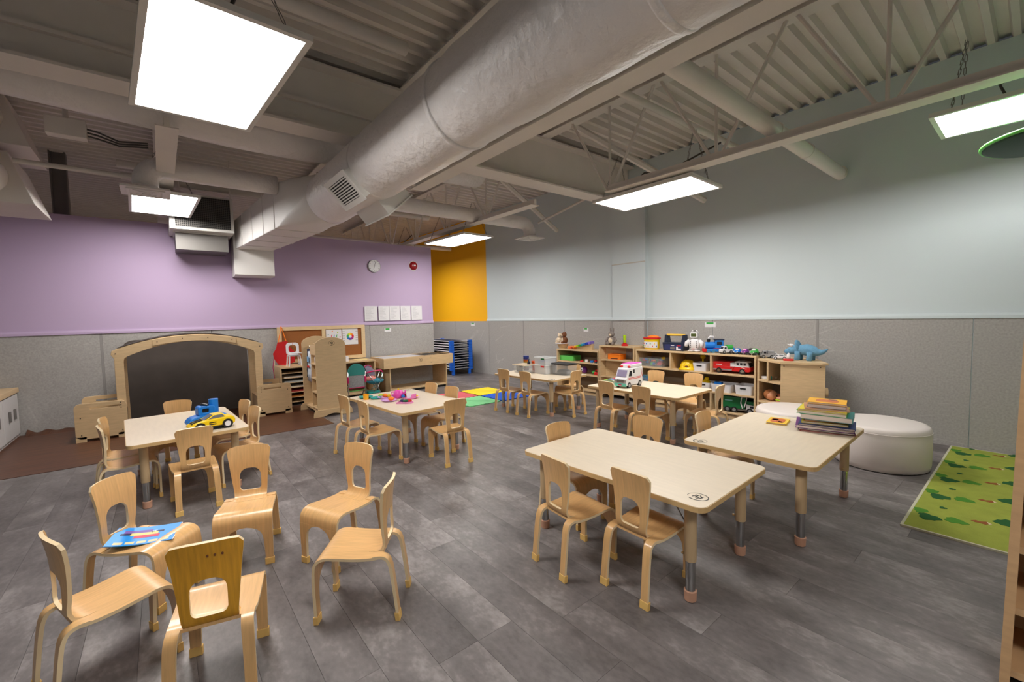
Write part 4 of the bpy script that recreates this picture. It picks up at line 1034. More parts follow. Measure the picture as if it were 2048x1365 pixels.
# ------------------------------------------------------------------ shelving along the back wall
YF0, YB0 = 5.45, 5.855
def shelf_unit(name, label, x0, x1, hgt, shelves, divs, back=True):
    t = thing(name, label, 'shelf', (0, 0, 0), 0, 'toy shelves along the back wall')
    for x in (x0, x1-0.02): B(x, x+0.02, YF0, YB0, 0, hgt).build('side_panel', M_ply, t, bevel=0.002)
    B(x0, x1, YF0, YB0, hgt, hgt+0.022).build('top_board', M_ply, t, bevel=0.002)
    for z, a, b in shelves: B(a, b, YF0+0.005, YB0-0.01, z, z+0.02).build('shelf_board', M_ply, t, bevel=0.002)
    for x, za, zb in divs: B(x, x+0.02, YF0+0.005, YB0-0.01, za, zb).build('divider', M_ply, t)
    B(x0+0.02, x1-0.02, YB0-0.012, YB0-0.004, 0.04, hgt).build('back_panel', mat('shelf_back', (150, 132, 110), 0.6), t)
    B(x0+0.02, x1-0.02, YF0+0.02, YF0+0.035, 0, 0.05).build('toe_board', M_ply, t)
    return t
shelf_unit('toy_shelf', 'low birch shelf carrying the rainbow xylophone', -5.45, -4.505, 0.725, [(0.52, -5.43, -4.525), (0.32, -5.43, -4.525), (0.06, -5.43, -4.525)], [])
shelf_unit('toy_shelf', 'long birch shelf with the fire truck and white baskets', -3.80, -2.125, 0.79, [(0.545, -3.78, -2.145), (0.30, -3.78, -2.145), (0.06, -3.78, -2.145)], [(-3.25, 0.565, 0.79), (-2.68, 0.565, 0.79), (-2.97, 0.32, 0.545), (-2.68, 0.08, 0.30)])
cs = thing('corner_shelf', 'taller birch corner shelf holding the orange box', 'shelf', (0, 0, 0), 0, 'toy shelves along the back wall')
for x in (-4.49, -3.845): B(x, x+0.02, YF0, YB0, 0, 0.82).build('side_panel', M_ply, cs)
pc = [(-4.49, YF0), (-4.40, YF0+0.05), (-4.16, YF0+0.085), (-3.92, YF0+0.05), (-3.825, YF0), (-3.825, YB0), (-4.49, YB0)]
for z, nm in ((0.82, 'top_board'), (0.60, 'shelf_board'), (0.33, 'shelf_board'), (0.06, 'shelf_board')): MB().prism(pc, z, z+0.022).build(nm, M_ply, cs)
MB().prism([(-4.47, 5.60), (-4.16, YB0-0.01), (-3.845, 5.60), (-3.845, 5.62), (-4.16, YB0-0.002), (-4.47, 5.62)], 0.06, 0.82).build('angled_back', M_ply, cs)
es = thing('end_shelf', 'birch end shelf with a plain side panel behind the ottomans', 'shelf', (0, 0, 0), 0, 'toy shelves along the back wall')
P0, P1, P2 = (-2.105, 5.44), (-1.80, 5.27), (-1.42, 5.40)
foot = [P0, (-1.803, 5.292), (-1.437, 5.418), (-1.66, YB0), (-2.105, YB0)]
for z in (0.76, 0.52, 0.27, 0.05): MB().prism(foot if z < 0.7 else [P0, (-1.80, 5.255), (-1.44, 5.365), (-1.395, 5.40), (-1.42, 5.44), (-1.64, YB0), (-2.105, YB0)], z, z+0.022).build('top_board' if z > 0.7 else 'shelf_board', M_ply, es)
def wallp(a, b, z0, z1, nm, th=0.02):
    d = Vector((b[0]-a[0], b[1]-a[1])).normalized(); nrm = Vector((-d.y, d.x))*th
    return MB().prism([a, b, (b[0]+nrm.x, b[1]+nrm.y), (a[0]+nrm.x, a[1]+nrm.y)], z0, z1).build(nm, M_ply, es)
pn = wallp(P1, P2, 0, 0.76, 'side_panel')
for a, z in (((-1.77, 5.278), 0.735), ((-1.46, 5.384), 0.735)): MB().tube([(a[0], a[1], z), (a[0]+0.002, a[1]-0.006, z)], 0.006, 8).build('bolt', M_black, pn)
wallp((-2.105, 5.85), P0, 0, 0.76, 'side_panel'); wallp((-1.955, 5.36), (-1.955, 5.75), 0.54, 0.76, 'divider', 0.018)
MB().tube([(-1.445, 5.47, 0.46), (-1.42, 5.482, 0.46)], 0.05, 20).build('round_peg', M_ply, es)

# ------------------------------------------------------------------ ottomans
def ottoman(x, y, label):
    t = thing('round_ottoman', label, 'ottoman', (x, y, 0), 0, 'round white ottomans')
    MB().lathe([(0.31, 0.0), (0.325, 0.012), (0.332, 0.05), (0.334, 0.2), (0.332, 0.325), (0.325, 0.35), (0.31, 0.362), (0.28, 0.367), (0.15, 0.372), (0, 0.373)], 56).build('cushion', M_otto, t, True)
    MB().tube([(0.333*math.cos(a), 0.333*math.sin(a), 0.318) for a in [2*PI*k/56 for k in range(57)]], 0.003, 5, False).build('seam', M_otto, t, True)
    MB().lathe([(0.30, -0.0), (0.315, 0.001), (0.318, 0.012), (0.30, 0.013)], 40).build('base', M_black, t)
ottoman(-0.86, 4.815, 'round white ottoman beside the green play rug')
ottoman(-1.545, 4.88, 'round white ottoman in front of the end shelf')

# ------------------------------------------------------------------ bookcase at the frame edge
bc = thing('bookcase', 'tall wooden bookcase with open shelves beside the rug', 'bookcase', (0, 0, 0))
bc.rotation_euler = (0, math.radians(0.9), 0)
M_bc = mat('bookcase_wood', (196, 158, 116), 0.5, noise=0.08, nscale=7, stretch=(1, 1, 6))
B(-0.055, -0.03, 2.24, 2.60, 0, 1.30).build('side_panel', M_bc, bc); B(1.1, 1.125, 2.24, 2.60, 0, 1.30).build('side_panel', M_bc, bc)
for z in (0.05, 0.28, 0.50, 0.72, 1.275): B(-0.03, 1.1, 2.25, 2.58, z, z+0.025).build('shelf_board', M_bc, bc)
B(-0.03, 1.1, 2.575, 2.59, 0.05, 1.275).build('back_panel', M_bc, bc)
for k, (x, c) in enumerate(((-0.02, (40, 44, 70)), (0.03, (30, 36, 60)), (0.075, (90, 40, 44)))):
    t = thing('picture_book', ('dark navy', 'black blue', 'dark red')[k]+' book standing in the tall bookcase', 'book', (x, 2.27, 0.745))
    B(0, 0.038, 0, 0.24, 0, 0.30).build('cover', mat('spine%d' % k, c, 0.6), t); B(0.004, 0.034, 0.01, 0.242, 0.004, 0.302).build('pages', M_paper, t)

# ------------------------------------------------------------------ books
random.seed(11)
def book(loc, l, wd, th, rz, rgb, label, group=None, pages=(226, 218, 204), deco=None):
    t = thing('picture_book', label, 'book', loc, rz, group)
    nm = 'cover_%d_%d_%d' % rgb; m_ = mat(nm, rgb, 0.45)
    ct_ = 0.0018 if th > 0.006 else th*0.25
    MB().box(-l/2, l/2, -wd/2, wd/2, 0, ct_).box(-l/2, l/2, -wd/2, wd/2, th-ct_, th).box(l/2-0.003, l/2, -wd/2, wd/2, ct_, th-ct_).build('cover', m_, t)
    B(-l/2+0.005, l/2-0.003, -wd/2+0.005, wd/2-0.005, ct_, th-ct_).build('pages', mat('pages_%d' % pages[0], pages, 0.8), t)
    if deco:
        for k, (x, y, sx, sy, c) in enumerate(deco):
            MB().prism(rrect(x-sx/2, x+sx/2, y-sy/2, y+sy/2, min(sx, sy)*0.3, 3), th, th+0.0006).build('cover_print', mat('deco_%d_%d_%d' % c, c, 0.5), t)
    return t
stack = [((0.285, 0.235, 0.008), (170, 40, 44), 'thin red-edged picture book, lowest of the tall book pile', None),
         ((0.29, 0.24, 0.010), (24, 30, 44), 'dark picture book just above the lowest of the tall pile', None),
         ((0.30, 0.245, 0.020), (116, 34, 124), 'purple-spined picture book low in the tall pile', None),
         ((0.29, 0.23, 0.010), (34, 52, 110), 'navy picture book above the purple one in the tall pile', None),
         ((0.24, 0.21, 0.014), (196, 180, 40), 'olive yellow picture book in the middle of the tall pile', None),
         ((0.22, 0.20, 0.014), (186, 66, 26), 'rust red picture book under the thick teal one', None),
         ((0.27, 0.22, 0.034), (20, 128, 128), 'thick teal picture book in the tall pile', None),
         ((0.26, 0.22, 0.022), (70, 168, 82), 'green picture book above the thick teal one', None),
         ((0.25, 0.21, 0.010), (226, 206, 40), 'bright yellow thin picture book near the pile top', None),
         ((0.23, 0.20, 0.010), (206, 150, 110), 'tan picture book under the dark thick one', None),
         ((0.20, 0.17, 0.026), (60, 84, 110), 'slate blue picture book under the topmost of the pile', None),
         ((0.20, 0.17, 0.012), (240, 178, 26), 'yellow picture book with orange cover print, topmost of the pile', [(0, 0, 0.13, 0.10, (206, 112, 60)), (0.03, 0.05, 0.05, 0.03, (90, 70, 130))])]
z = 0.5; cx, cy = -0.945, 3.625
for (l, wd, th), c, lab, deco in stack:
    book((cx+random.uniform(-.018, .018), cy+random.uniform(-.018, .018), z), l*1.1, wd*1.1, th*1.08, 14+random.uniform(-6, 6), c, lab, 'picture books in the tall pile', (216, 200, 186) if th < 0.02 else (226, 210, 200), deco)
    z += th*1.08
bp_ = on_z(1556, 845, 0.5)
book((bp_[0], bp_[1], 0.5), 0.19, 0.13, 0.014, 100, (240, 196, 40), 'small yellow picture book lying alone near the pile', None, (190, 170, 140), [(0, 0, 0.14, 0.09, (196, 96, 40)), (0.02, 0.02, 0.05, 0.04, (70, 60, 120)), (-0.04, -0.02, 0.04, 0.03, (230, 60, 60))])
# open-ended pile next to the ambulance
z = 0.5
for k, (l, wd, th, c, lab) in enumerate(((0.26, 0.22, 0.016, (206, 202, 176), 'cream book lowest of the small pile by the ambulance'), (0.26, 0.22, 0.016, (150, 176, 160), 'sage green book in the small pile by the ambulance'), (0.27, 0.21, 0.012, (140, 176, 60), 'lime striped book in the small pile by the ambulance'), (0.22, 0.18, 0.008, (120, 150, 190), 'light blue book near the top of the small pile'), (0.16, 0.13, 0.010, (206, 60, 60), 'small red book on top of the pile by the ambulance'))):
    book((-3.27+0.012*k, 4.27+0.01*k, z), l, wd, th, -6+4*k, c, lab, 'picture books by the ambulance', deco=[(0.06, -0.07, 0.03, 0.08, (230, 230, 230)), (0.0, -0.07, 0.03, 0.08, (230, 230, 230))] if k == 2 else None)
    z += th
# blue paperback on the loose chair
pk = thing('paperback', 'bright blue paperback with cartoon vehicle print on the chair seat', 'book', (-2.777, -0.118, 0.3), 318.8-62)
q = MB(); n = 10; L_, W_ = 0.255, 0.20; vs = []
def bend(u): return 0.002+0.028*u**2.4
for k in range(n+1):
    u = k/n
    for y in (-W_/2, W_/2):
        for dz in (0.0, 0.003): vs.append((-L_/2+L_*u, y, bend(u)+dz))
fs = []
for k in range(n):
    a, b = 4*k, 4*k+4; fs += [(a, a+2, b+2, b), (a+1, b+1, b+3, a+3), (a, b, b+1, a+1), (a+2, a+3, b+3, b+2)]
fs += [(0, 1, 3, 2), (4*n, 4*n+2, 4*n+3, 4*n+1)]
q.add(vs, fs).build('cover', mat('paperback_blue', (8, 142, 226), 0.4), pk)
def printed(x0, x1, y0, y1, m_, nm='cover_print'):
    q = MB(); vs = []; y0, y1 = -y1, -y0
    for k in range(5):
        x = x0+(x1-x0)*k/4; u = (x+L_/2)/L_
        vs += [(x, y0, bend(u)+0.0036), (x, y1, bend(u)+0.0036)]
    q.add(vs, [(2*k, 2*k+2, 2*k+3, 2*k+1) for k in range(4)]).build(nm, m_, pk)
for x0, x1, y0, y1, c in ((-0.06, 0.04, -0.03, 0.0, (206, 60, 90)), (-0.05, 0.06, 0.0, 0.03, (220, 206, 130)), (-0.02, 0.09, 0.03, 0.06, (120, 90, 170)), (-0.07, -0.02, 0.02, 0.04, (30, 40, 80)), (0.05, 0.10, 0.01, 0.03, (30, 44, 90)), (0.0, 0.03, -0.015, 0.015, (236, 170, 190)), (-0.04, 0.0, 0.03, 0.045, (230, 230, 236))):
    printed(x0, x1, y0, y1, mat('pb_%d' % c[0], c, 0.5))
for k in range(5): printed(-0.11+0.044*k, -0.076+0.044*k, -0.088, -0.064, mat('pb_gold', (222, 206, 160), 0.5), 'title_letter')
B(-L_/2-0.004, -L_/2+0.05, -W_/2-0.004, W_/2-0.006, 0.0004, 0.0018).build('pages', M_paper, pk)

# ------------------------------------------------------------------ toy vehicles
def wheels(parent, xs, w_, r, m_t=None, hub=None, tw=0.018):
    for x in xs:
        for s_ in (-1, 1):
            wh = MB().tube([(x, s_*(w_/2-tw), r), (x, s_*(w_/2+0.002), r)], r, 20).build('wheel', m_t or M_black, parent, 'auto')
            MB().tube([(x, s_*(w_/2+0.001), r), (x, s_*(w_/2+0.004), r)], r*0.58, 16).build('hub', hub or M_silver, wh, 'auto')
def prof(parent, pts, w_, m_, nm='body', bev=0.004):
    return MB().prism(pts, -w_/2, w_/2, 'y').build(nm, m_, parent, bevel=bev)
def sports_car(loc, rz, s_, body, label, stripe=None, group=None, name='toy_car', hub=None):
    t = thing(name, label, 'toy car', loc, rz, group)
    P = lambda *a: [(x*s_, z*s_) for x, z in a]
    b = prof(t, P((-0.5, 0.10), (0.5, 0.10), (0.52, 0.16), (0.40, 0.24), (0.18, 0.29), (-0.30, 0.31), (-0.46, 0.31), (-0.52, 0.22)), 0.44*s_, body, 'body', 0.03*s_)
    c = prof(t, P((-0.34, 0.29), (0.18, 0.28), (-0.02, 0.40), (-0.24, 0.41)), 0.34*s_, body, 'cabin', 0.02*s_)
    for sy in (-1, 1): MB().prism(P((-0.28, 0.31), (0.10, 0.30), (-0.03, 0.385), (-0.22, 0.39)), sy*0.17*s_, sy*(0.174*s_), 'y').build('side_window', mat('win_grey', (120, 122, 128), 0.2), c)
    MB().add([(0.19*s_, -0.14*s_, 0.29*s_), (0.19*s_, 0.14*s_, 0.29*s_), (0.0, 0.14*s_, 0.402*s_), (0.0, -0.14*s_, 0.402*s_)], [(0, 1, 2, 3)]).build('windscreen', MATS['win_grey'], c)
    wheels(t, (-0.32*s_, 0.30*s_), 0.46*s_, 0.125*s_, hub=hub or M_paper, tw=0.08*s_)
    B(-0.44*s_, 0.42*s_, -0.20*s_, 0.20*s_, 0.07*s_, 0.11*s_).build('chassis', M_black, t)
    if stripe:
        for sy in (-1, 1):
            for k in range(2): B(-0.06*s_, 0.10*s_, sy*0.2205*s_-0.001, sy*0.2205*s_+0.001, (0.15+0.05*k)*s_, (0.175+0.05*k)*s_).build('side_stripe', stripe, b)
        B(0.20*s_, 0.46*s_, -0.09*s_, -0.05*s_, 0.24*s_, 0.28*s_, RY(16)).build('bonnet_stripe', stripe, b); B(0.20*s_, 0.46*s_, 0.05*s_, 0.09*s_, 0.24*s_, 0.28*s_, RY(16)).build('bonnet_stripe', stripe, b)
    return t
wa = on_z(452, 856, 0.5); wb_ = on_z(420, 862, 0.5)
fw = Vector((wb_[0]-wa[0], wb_[1]-wa[1])).normalized(); rzc = math.degrees(math.atan2(fw.y, fw.x))
sdir = Vector((-fw.y, fw.x))
if sdir.dot(Vector((-1, 0.1))) < 0: sdir = -sdir
cxc = Vector(wa[:2])+fw*0.085+sdir*0.055
sports_car((cxc.x, cxc.y, 0.5), rzc, 0.30, M_yel, 'bright yellow toy sports car with black stripes on the table', M_black)
# blue toy camera-truck behind it
bt = thing('toy_truck', 'chunky bright blue toy vehicle behind the yellow car', 'toy vehicle', (cxc.x+sdir.x*0.17-fw.x*0.02, cxc.y+sdir.y*0.17-fw.y*0.02, 0.5), rzc)
prof(bt, [(-0.14, 0.015), (0.13, 0.015), (0.15, 0.05), (0.12, 0.085), (0.06, 0.10), (-0.13, 0.085), (-0.15, 0.05)], 0.11, M_bluep, 'body', 0.012)
MB().prism(rrect(-0.05, 0.07, 0.09, 0.17, 0.02, 4), -0.045, 0.045, 'y', hole=rrect(-0.005, 0.04, 0.115, 0.148, 0.008, 4)).build('upper_housing', M_bluep, bt, bevel=0.006)
B(-0.004, 0.039, -0.03, 0.03, 0.116, 0.147).build('dark_recess', M_black, bt)
MB().tube([(-0.05, 0, 0.05), (-0.05, 0, 0.215)], 0.035, 16).build('column', M_bluep, bt, 'auto')
MB().tube([(0.0, 0.04, 0.172), (0.02, 0.0, 0.18), (0.03, -0.03, 0.172)], 0.012, 8).build('top_knob', M_black, bt)
for sy in (-1, 1):
    MB().tube([(0.12, sy*0.056, 0.055), (0.03, sy*0.057, 0.085), (-0.06, sy*0.056, 0.07)], 0.004, 6).build('lime_stripe', M_lime, bt)
    MB().tube([(0.10, sy*0.056, 0.042), (0.02, sy*0.057, 0.066), (-0.06, sy*0.056, 0.056)], 0.004, 6).build('white_stripe', M_paper, bt)
wheels(bt, (-0.09, 0.09), 0.10, 0.03)

# ambulance (forward = -Y)
am = thing('toy_ambulance', 'white toy ambulance with pink roof, red lights and mint bumper', 'toy ambulance', (-3.02, 4.20, 0.5), -87+180+180)
def yprof(pts, w_, m_, nm, b=0.006): return prof(am, pts, w_, m_, nm, b)
yprof([(-0.17, 0.03), (0.17, 0.03), (0.175, 0.10), (0.155, 0.125), (0.12, 0.205), (0.11, 0.225), (-0.17, 0.225)], 0.155, M_paper, 'body', 0.008)
yprof([(0.165, 0.022), (0.182, 0.022), (0.184, 0.055), (0.172, 0.06)], 0.158, mat('mint_bumper', (104, 206, 186), 0.4), 'bumper')
yprof([(-0.165, 0.225), (0.07, 0.225), (0.06, 0.262), (-0.165, 0.268)], 0.145, M_paper, 'roof_box', 0.008)
B(-0.16, 0.045, -0.065, 0.065, 0.266, 0.272).build('pink_roof', M_hot, am, bevel=0.003)
MB().add([(0.1565, -0.062, 0.132), (0.1565, 0.062, 0.132), (0.1245, 0.062, 0.205), (0.1245, -0.062, 0.205)], [(0, 1, 2, 3)]).build('windscreen', mat('win_lilac', (150, 140, 170), 0.15), am)
for sy in (-1, 1):
    MB().ell((0.075, sy*0.05, 0.24), (0.022, 0.018, 0.014), 12, 7).build('beacon', M_red, am, True)
    MB().prism([(0.06, 0.135), (0.125, 0.135), (0.105, 0.195), (0.06, 0.195)], sy*0.0776, sy*0.0786, 'y').build('door_window', M_glass, am)
    B(0.0, 0.03, sy*0.0776-0.0006, sy*0.0776+0.0006, 0.165, 0.205).build('side_window', M_glass, am)
    for k in range(2): B(-0.13, 0.13, sy*0.0778-0.0006, sy*0.0778+0.0006, 0.098+0.014*k, 0.104+0.014*k).build('red_stripe', M_red, am)
    MB().tube([(-0.13, sy*0.078, 0.20), (-0.16, sy*0.078, 0.11)], 0.003, 5).build('red_stripe', M_red, am)
    B(0.173, 0.180, sy*0.062-0.013, sy*0.062+0.013, 0.07, 0.098).build('headlight', M_silver, am, bevel=0.003)
B(0.174, 0.181, -0.045, 0.045, 0.066, 0.10).build('grille', M_darkgrey, am, bevel=0.002)
B(0.184, 0.186, -0.022, 0.022, 0.034, 0.046).build('number_plate', M_mag, am)
MB().ell((0.10, 0.03, 0.16), (0.02, 0.02, 0.03), 10, 7).build('driver_figure', M_brown, am, True)
wheels(am, (-0.105, 0.115), 0.156, 0.034)
tag(MB().lathe([(0.0, 0), (0.022, 0.002), (0.024, 0.02), (0.016, 0.03), (0.008, 0.05), (0, 0.052)], 12, (-3.125, 4.02, 0.5)).build('toy_bottle', M_yel, None, True), 'tiny yellow toy bottle beside the ambulance', 'toy')

# small cars on top of the long shelf
ZT = 0.812
def small(px, Y, z, fn, *a, **k): x = on_y(px, 705, Y)[0]; return fn((x, Y, z), *a, **k)
GV = 'small toy vehicles on the long shelf'
def toy_van(loc, rz, s_, body, cab, label, cat='toy car', tank=False):
    t = thing('toy_vehicle', label, cat, loc, rz, GV)
    prof(t, [(-0.5*s_, 0.10*s_), (0.5*s_, 0.10*s_), (0.52*s_, 0.32*s_), (0.40*s_, 0.38*s_), (0.30*s_, 0.62*s_), (0.05*s_, 0.64*s_), (0.0, 0.36*s_), (-0.5*s_, 0.36*s_)], 0.5*s_, cab, 'cab', 0.03*s_)
    if tank: MB().tube([(-0.5*s_, 0, 0.5*s_), (-0.02*s_, 0, 0.5*s_)], 0.24*s_, 16).build('drum', body, t, 'auto')
    else: B(-0.5*s_, -0.02*s_, -0.25*s_, 0.25*s_, 0.34*s_, 0.62*s_).build('cargo_box', body, t, bevel=0.02*s_)
    MB().add([(0.402*s_, -0.2*s_, 0.39*s_), (0.402*s_, 0.2*s_, 0.39*s_), (0.31*s_, 0.2*s_, 0.60*s_), (0.31*s_, -0.2*s_, 0.60*s_)], [(0, 1, 2, 3)]).build('windscreen', M_glass, t)
    for sy in (-1, 1): B(0.10*s_, 0.28*s_, sy*0.252*s_-0.001, sy*0.252*s_+0.001, 0.40*s_, 0.56*s_).build('side_window', M_glass, t)
    wheels(t, (-0.3*s_, 0.3*s_), 0.52*s_, 0.14*s_, tw=0.1*s_)
    return t
def bubble_car(loc, rz, s_, body, face, label):
    t = thing('toy_car', label, 'toy car', loc, rz, GV)
    MB().ell((0, 0, 0.28*s_), (0.5*s_, 0.36*s_, 0.22*s_), 18, 10).build('body', body, t, True)
    c = MB().ell((-0.04*s_, 0, 0.46*s_), (0.30*s_, 0.28*s_, 0.2*s_), 16, 9).build('cabin', body, t, True)
    MB().ell((0.12*s_, 0, 0.50*s_), (0.15*s_, 0.22*s_, 0.12*s_), 12, 8).build('windscreen', face, c, True)
    for sy in (-1, 1): MB().ell((0.44*s_, sy*0.18*s_, 0.30*s_), (0.05*s_, 0.07*s_, 0.07*s_), 10, 6).build('headlight', face, t, True)
    B(0.46*s_, 0.50*s_, -0.15*s_, 0.15*s_, 0.16*s_, 0.22*s_).build('bumper', M_silver, t, bevel=0.01*s_)
    wheels(t, (-0.28*s_, 0.28*s_), 0.70*s_, 0.14*s_, tw=0.12*s_)
    return t
def at_top(px, Y=5.60): return (on_y(px, 705, Y)[0], Y, ZT)
toy_van(at_top(1452, 5.56), -125, 0.15, M_green, M_paper, 'green and white toy truck next to the blue toy train', tank=True)
bubble_car(at_top(1465, 5.72), -110, 0.10, M_bluep, M_paper, 'small blue toy car half hidden beside the green and white truck')
bubble_car(at_top(1475.5, 5.56), -95, 0.115, M_bluep, M_paper, 'round bright blue toy car between truck and purple car')
bubble_car(at_top(1491, 5.56), -100, 0.115, M_purp, M_pink, 'purple toy car with pink windscreen on the long shelf')
bubble_car(at_top(1502, 5.72), -70, 0.11, M_darkgrey, M_black, 'dark grey toy car behind the green round car')
bubble_car(at_top(1509, 5.55), -100, 0.125, M_green, M_paper, 'round green toy car with white face near the shelf end')
def at_end(px, Y): return (on_y(px, 712, Y)[0], Y, 0.7825)
toy_van(at_end(1534, 5.58), -150, 0.14, M_silver, M_silver, 'silver toy truck standing on the end shelf')
sports_car(at_end(1546, 5.66), -165, 0.14, M_paper, 'white toy racing car with black stripe on the end shelf', M_black, GV)
sports_car(at_end(1560, 5.50), -165, 0.14, M_paper, 'white toy racing car with plain flanks on the end shelf', None, GV)
lg = thing('toy_rocket', 'small red and white toy beside the blue dinosaur plush', 'toy', at_end(1577, 5.42), 20)
MB().lathe([(0.0, 0.09), (0.015, 0.075), (0.02, 0.05), (0.02, 0.02), (0.01, 0.02)], 12).build('body', M_paper, lg, True); MB().prism(rrect(-0.05, 0.05, -0.03, 0.03, 0.015, 4), 0, 0.02).build('base', M_red, lg, bevel=0.003)

# brick bucket, tool box, robot, train
bk = thing('brick_bucket', 'yellow toy brick bucket with red rim and orange lid', 'bucket', at_top(1304, 5.63))
MB().lathe([(0.0, 0), (0.105, 0.0), (0.112, 0.01), (0.122, 0.155), (0.115, 0.16)], 28, sy=0.8).build('tub', M_yel, bk, 'auto')
MB().lathe([(0.115, 0.152), (0.132, 0.152), (0.134, 0.172), (0.12, 0.176), (0, 0.177)], 28, sy=0.8).build('red_rim', M_red, bk, 'auto')
MB().lathe([(0.09, 0.175), (0.085, 0.19), (0.03, 0.205), (0, 0.206)], 24, (0.01, 0.02, 0), sy=0.8).build('lid_dome', M_orange, bk, True)
lb = MB(); vs = []
for k in range(13):
    a = -PI*0.88+PI*0.76*k/12
    for z in (0.025, 0.115): vs.append((0.121*math.cos(a), 0.121*0.8*math.sin(a), z))
lb.add(vs, [(2*k, 2*k+2, 2*k+3, 2*k+1) for k in range(12)]); lp = lb.build('printed_wrap', M_paper, bk)
for k in range(9):
    a = -PI*0.84+PI*0.68*k/8; MB().ell((0.1225*math.cos(a), 0.1225*0.8*math.sin(a), 0.05+0.035*(k % 2)), (0.008, 0.006, 0.009), 7, 5).build('printed_dot', (M_green, M_red, M_yel, M_bluep, M_orange)[k % 5], lp)
tb = thing('tool_box', 'navy toy tool box with yellow carry handle', 'tool box', at_top(1352, 5.62))
prof(tb, [(-0.15, 0.0), (0.15, 0.0), (0.165, 0.10), (0.165, 0.115), (-0.165, 0.115), (-0.165, 0.10)], 0.16, M_navy, 'tray', 0.006)
for sx in (-1, 1): MB().prism([(sx*0.155, 0.11), (sx*0.10, 0.11), (sx*0.125, 0.22), (sx*0.145, 0.225)][::sx], -0.05, 0.05, 'y').build('handle_bracket', M_navy, tb, bevel=0.004)
MB().tube([(-0.14, 0, 0.218), (0.14, 0, 0.218)], 0.014, 12).build('handle', mat('handle_yellow', (236, 186, 56), 0.45), tb, 'auto')
lbl = B(-0.13, 0.13, -0.082, -0.0805, 0.012, 0.088).build('printed_label', mat('label_navy', (40, 48, 96), 0.5), tb)
for x0, x1, z0, z1, m_ in ((-0.03, 0.02, 0.07, 0.078, M_paper), (0.05, 0.12, 0.012, 0.035, M_paper), (0.05, 0.075, 0.035, 0.06, M_paper), (-0.04, 0.03, 0.02, 0.05, M_darkgrey), (0.06, 0.12, 0.068, 0.078, M_redc)): B(x0, x1, -0.0835, -0.082, z0, z1).build('label_print', m_, lbl)
rb = thing('toy_robot', 'white toy robot with green screen face and black buttons', 'toy robot', at_top(1389, 5.60), 8)
MB().ell((0, 0, 0.10), (0.075, 0.05, 0.085), 18, 12).build('body', M_paper, rb, True)
hd = MB().prism(rrect(-0.05, 0.05, 0.185, 0.26, 0.022, 4), -0.035, 0.035, 'y').build('head', M_paper, rb, bevel=0.006)
MB().prism(rrect(-0.034, 0.034, 0.205, 0.245, 0.005, 2), -0.037, -0.035, 'y').build('screen', mat('screen_green', (74, 84, 40), 0.3), hd)
MB().tube([(-0.045, 0, 0.255), (-0.03, 0, 0.282), (0.03, 0, 0.282), (0.05, 0, 0.255)], 0.007, 8).build('carry_handle', M_paper, hd, True); MB().tube([(-0.015, 0, 0.284), (0.02, 0, 0.284)], 0.009, 8).build('grip', M_darkgrey, hd)
for sx in (-1, 1):
    MB().tube([(sx*0.065, 0, 0.15), (sx*0.10, -0.01, 0.115), (sx*0.105, -0.03, 0.07)], [0.025, 0.03, 0.022], 10).build('arm', M_paper, rb, True)
    MB().ell((sx*0.042, -0.015, 0.012), (0.045, 0.05, 0.012), 14, 6).build('foot', M_paper, rb, True)
    for k in range(4): MB().ell((sx*0.038, -0.048+0.004*abs(k-1.5), 0.06+0.025*k), (0.006, 0.006, 0.006), 8, 5).build('button', M_black, rb)
    MB().tube([(sx*0.09, -0.035, 0.11), (sx*0.12, -0.02, 0.105)], 0.003, 5).build('red_line', M_red, rb)
B(-0.02, 0.02, -0.052, -0.048, 0.035, 0.042).build('red_label', M_red, rb)
tr = thing('toy_train', 'blue toy steam engine with red buffer beam and white funnel', 'toy train', at_top(1426, 5.60), -148)
prof(tr, [(-0.12, 0.015), (0.12, 0.015), (0.125, 0.05), (-0.12, 0.05)], 0.11, M_bluep, 'running_board', 0.006)
B(0.08, 0.13, -0.06, 0.06, 0.012, 0.055).build('buffer_beam', M_red, tr, bevel=0.006)
MB().tube([(-0.02, 0, 0.095), (0.095, 0, 0.095)], 0.045, 20).build('boiler', M_bluep, tr, 'auto'); MB().tube([(0.095, 0, 0.095), (0.10, 0, 0.095)], 0.04, 20).build('smokebox_door', mat('grey_face', (176, 178, 180), 0.5), tr, 'auto')
B(-0.12, -0.02, -0.055, 0.055, 0.05, 0.165).build('cab', M_bluep, tr, bevel=0.006); B(-0.13, -0.005, -0.06, 0.06, 0.165, 0.178).build('cab_roof', M_navy, tr, bevel=0.005)
MB().tube([(0.055, 0, 0.135), (0.055, 0, 0.175)], [0.018, 0.022], 12).build('funnel', M_black, tr)
MB().tube([(0.05, 0, 0.175), (0.05, 0, 0.195), (0.03, 0, 0.212), (0.0, 0, 0.208), (-0.01, 0, 0.185)], 0.012, 8).build('carry_loop', M_paper, tr, True)
for sy in (-1, 1):
    B(-0.10, -0.04, sy*0.0555-0.001, sy*0.0555+0.001, 0.10, 0.145).build('cab_window', M_glass, tr); B(-0.12, 0.0, sy*0.056-0.001, sy*0.056+0.001, 0.055, 0.062).build('red_line', M_red, tr)
    for x in (-0.08, 0.0, 0.06): MB().tube([(x, sy*0.045, 0.022), (x, sy*0.058, 0.022)], 0.022, 14).build('wheel', mat('wheel_blue', (60, 120, 160), 0.4), tr, 'auto')

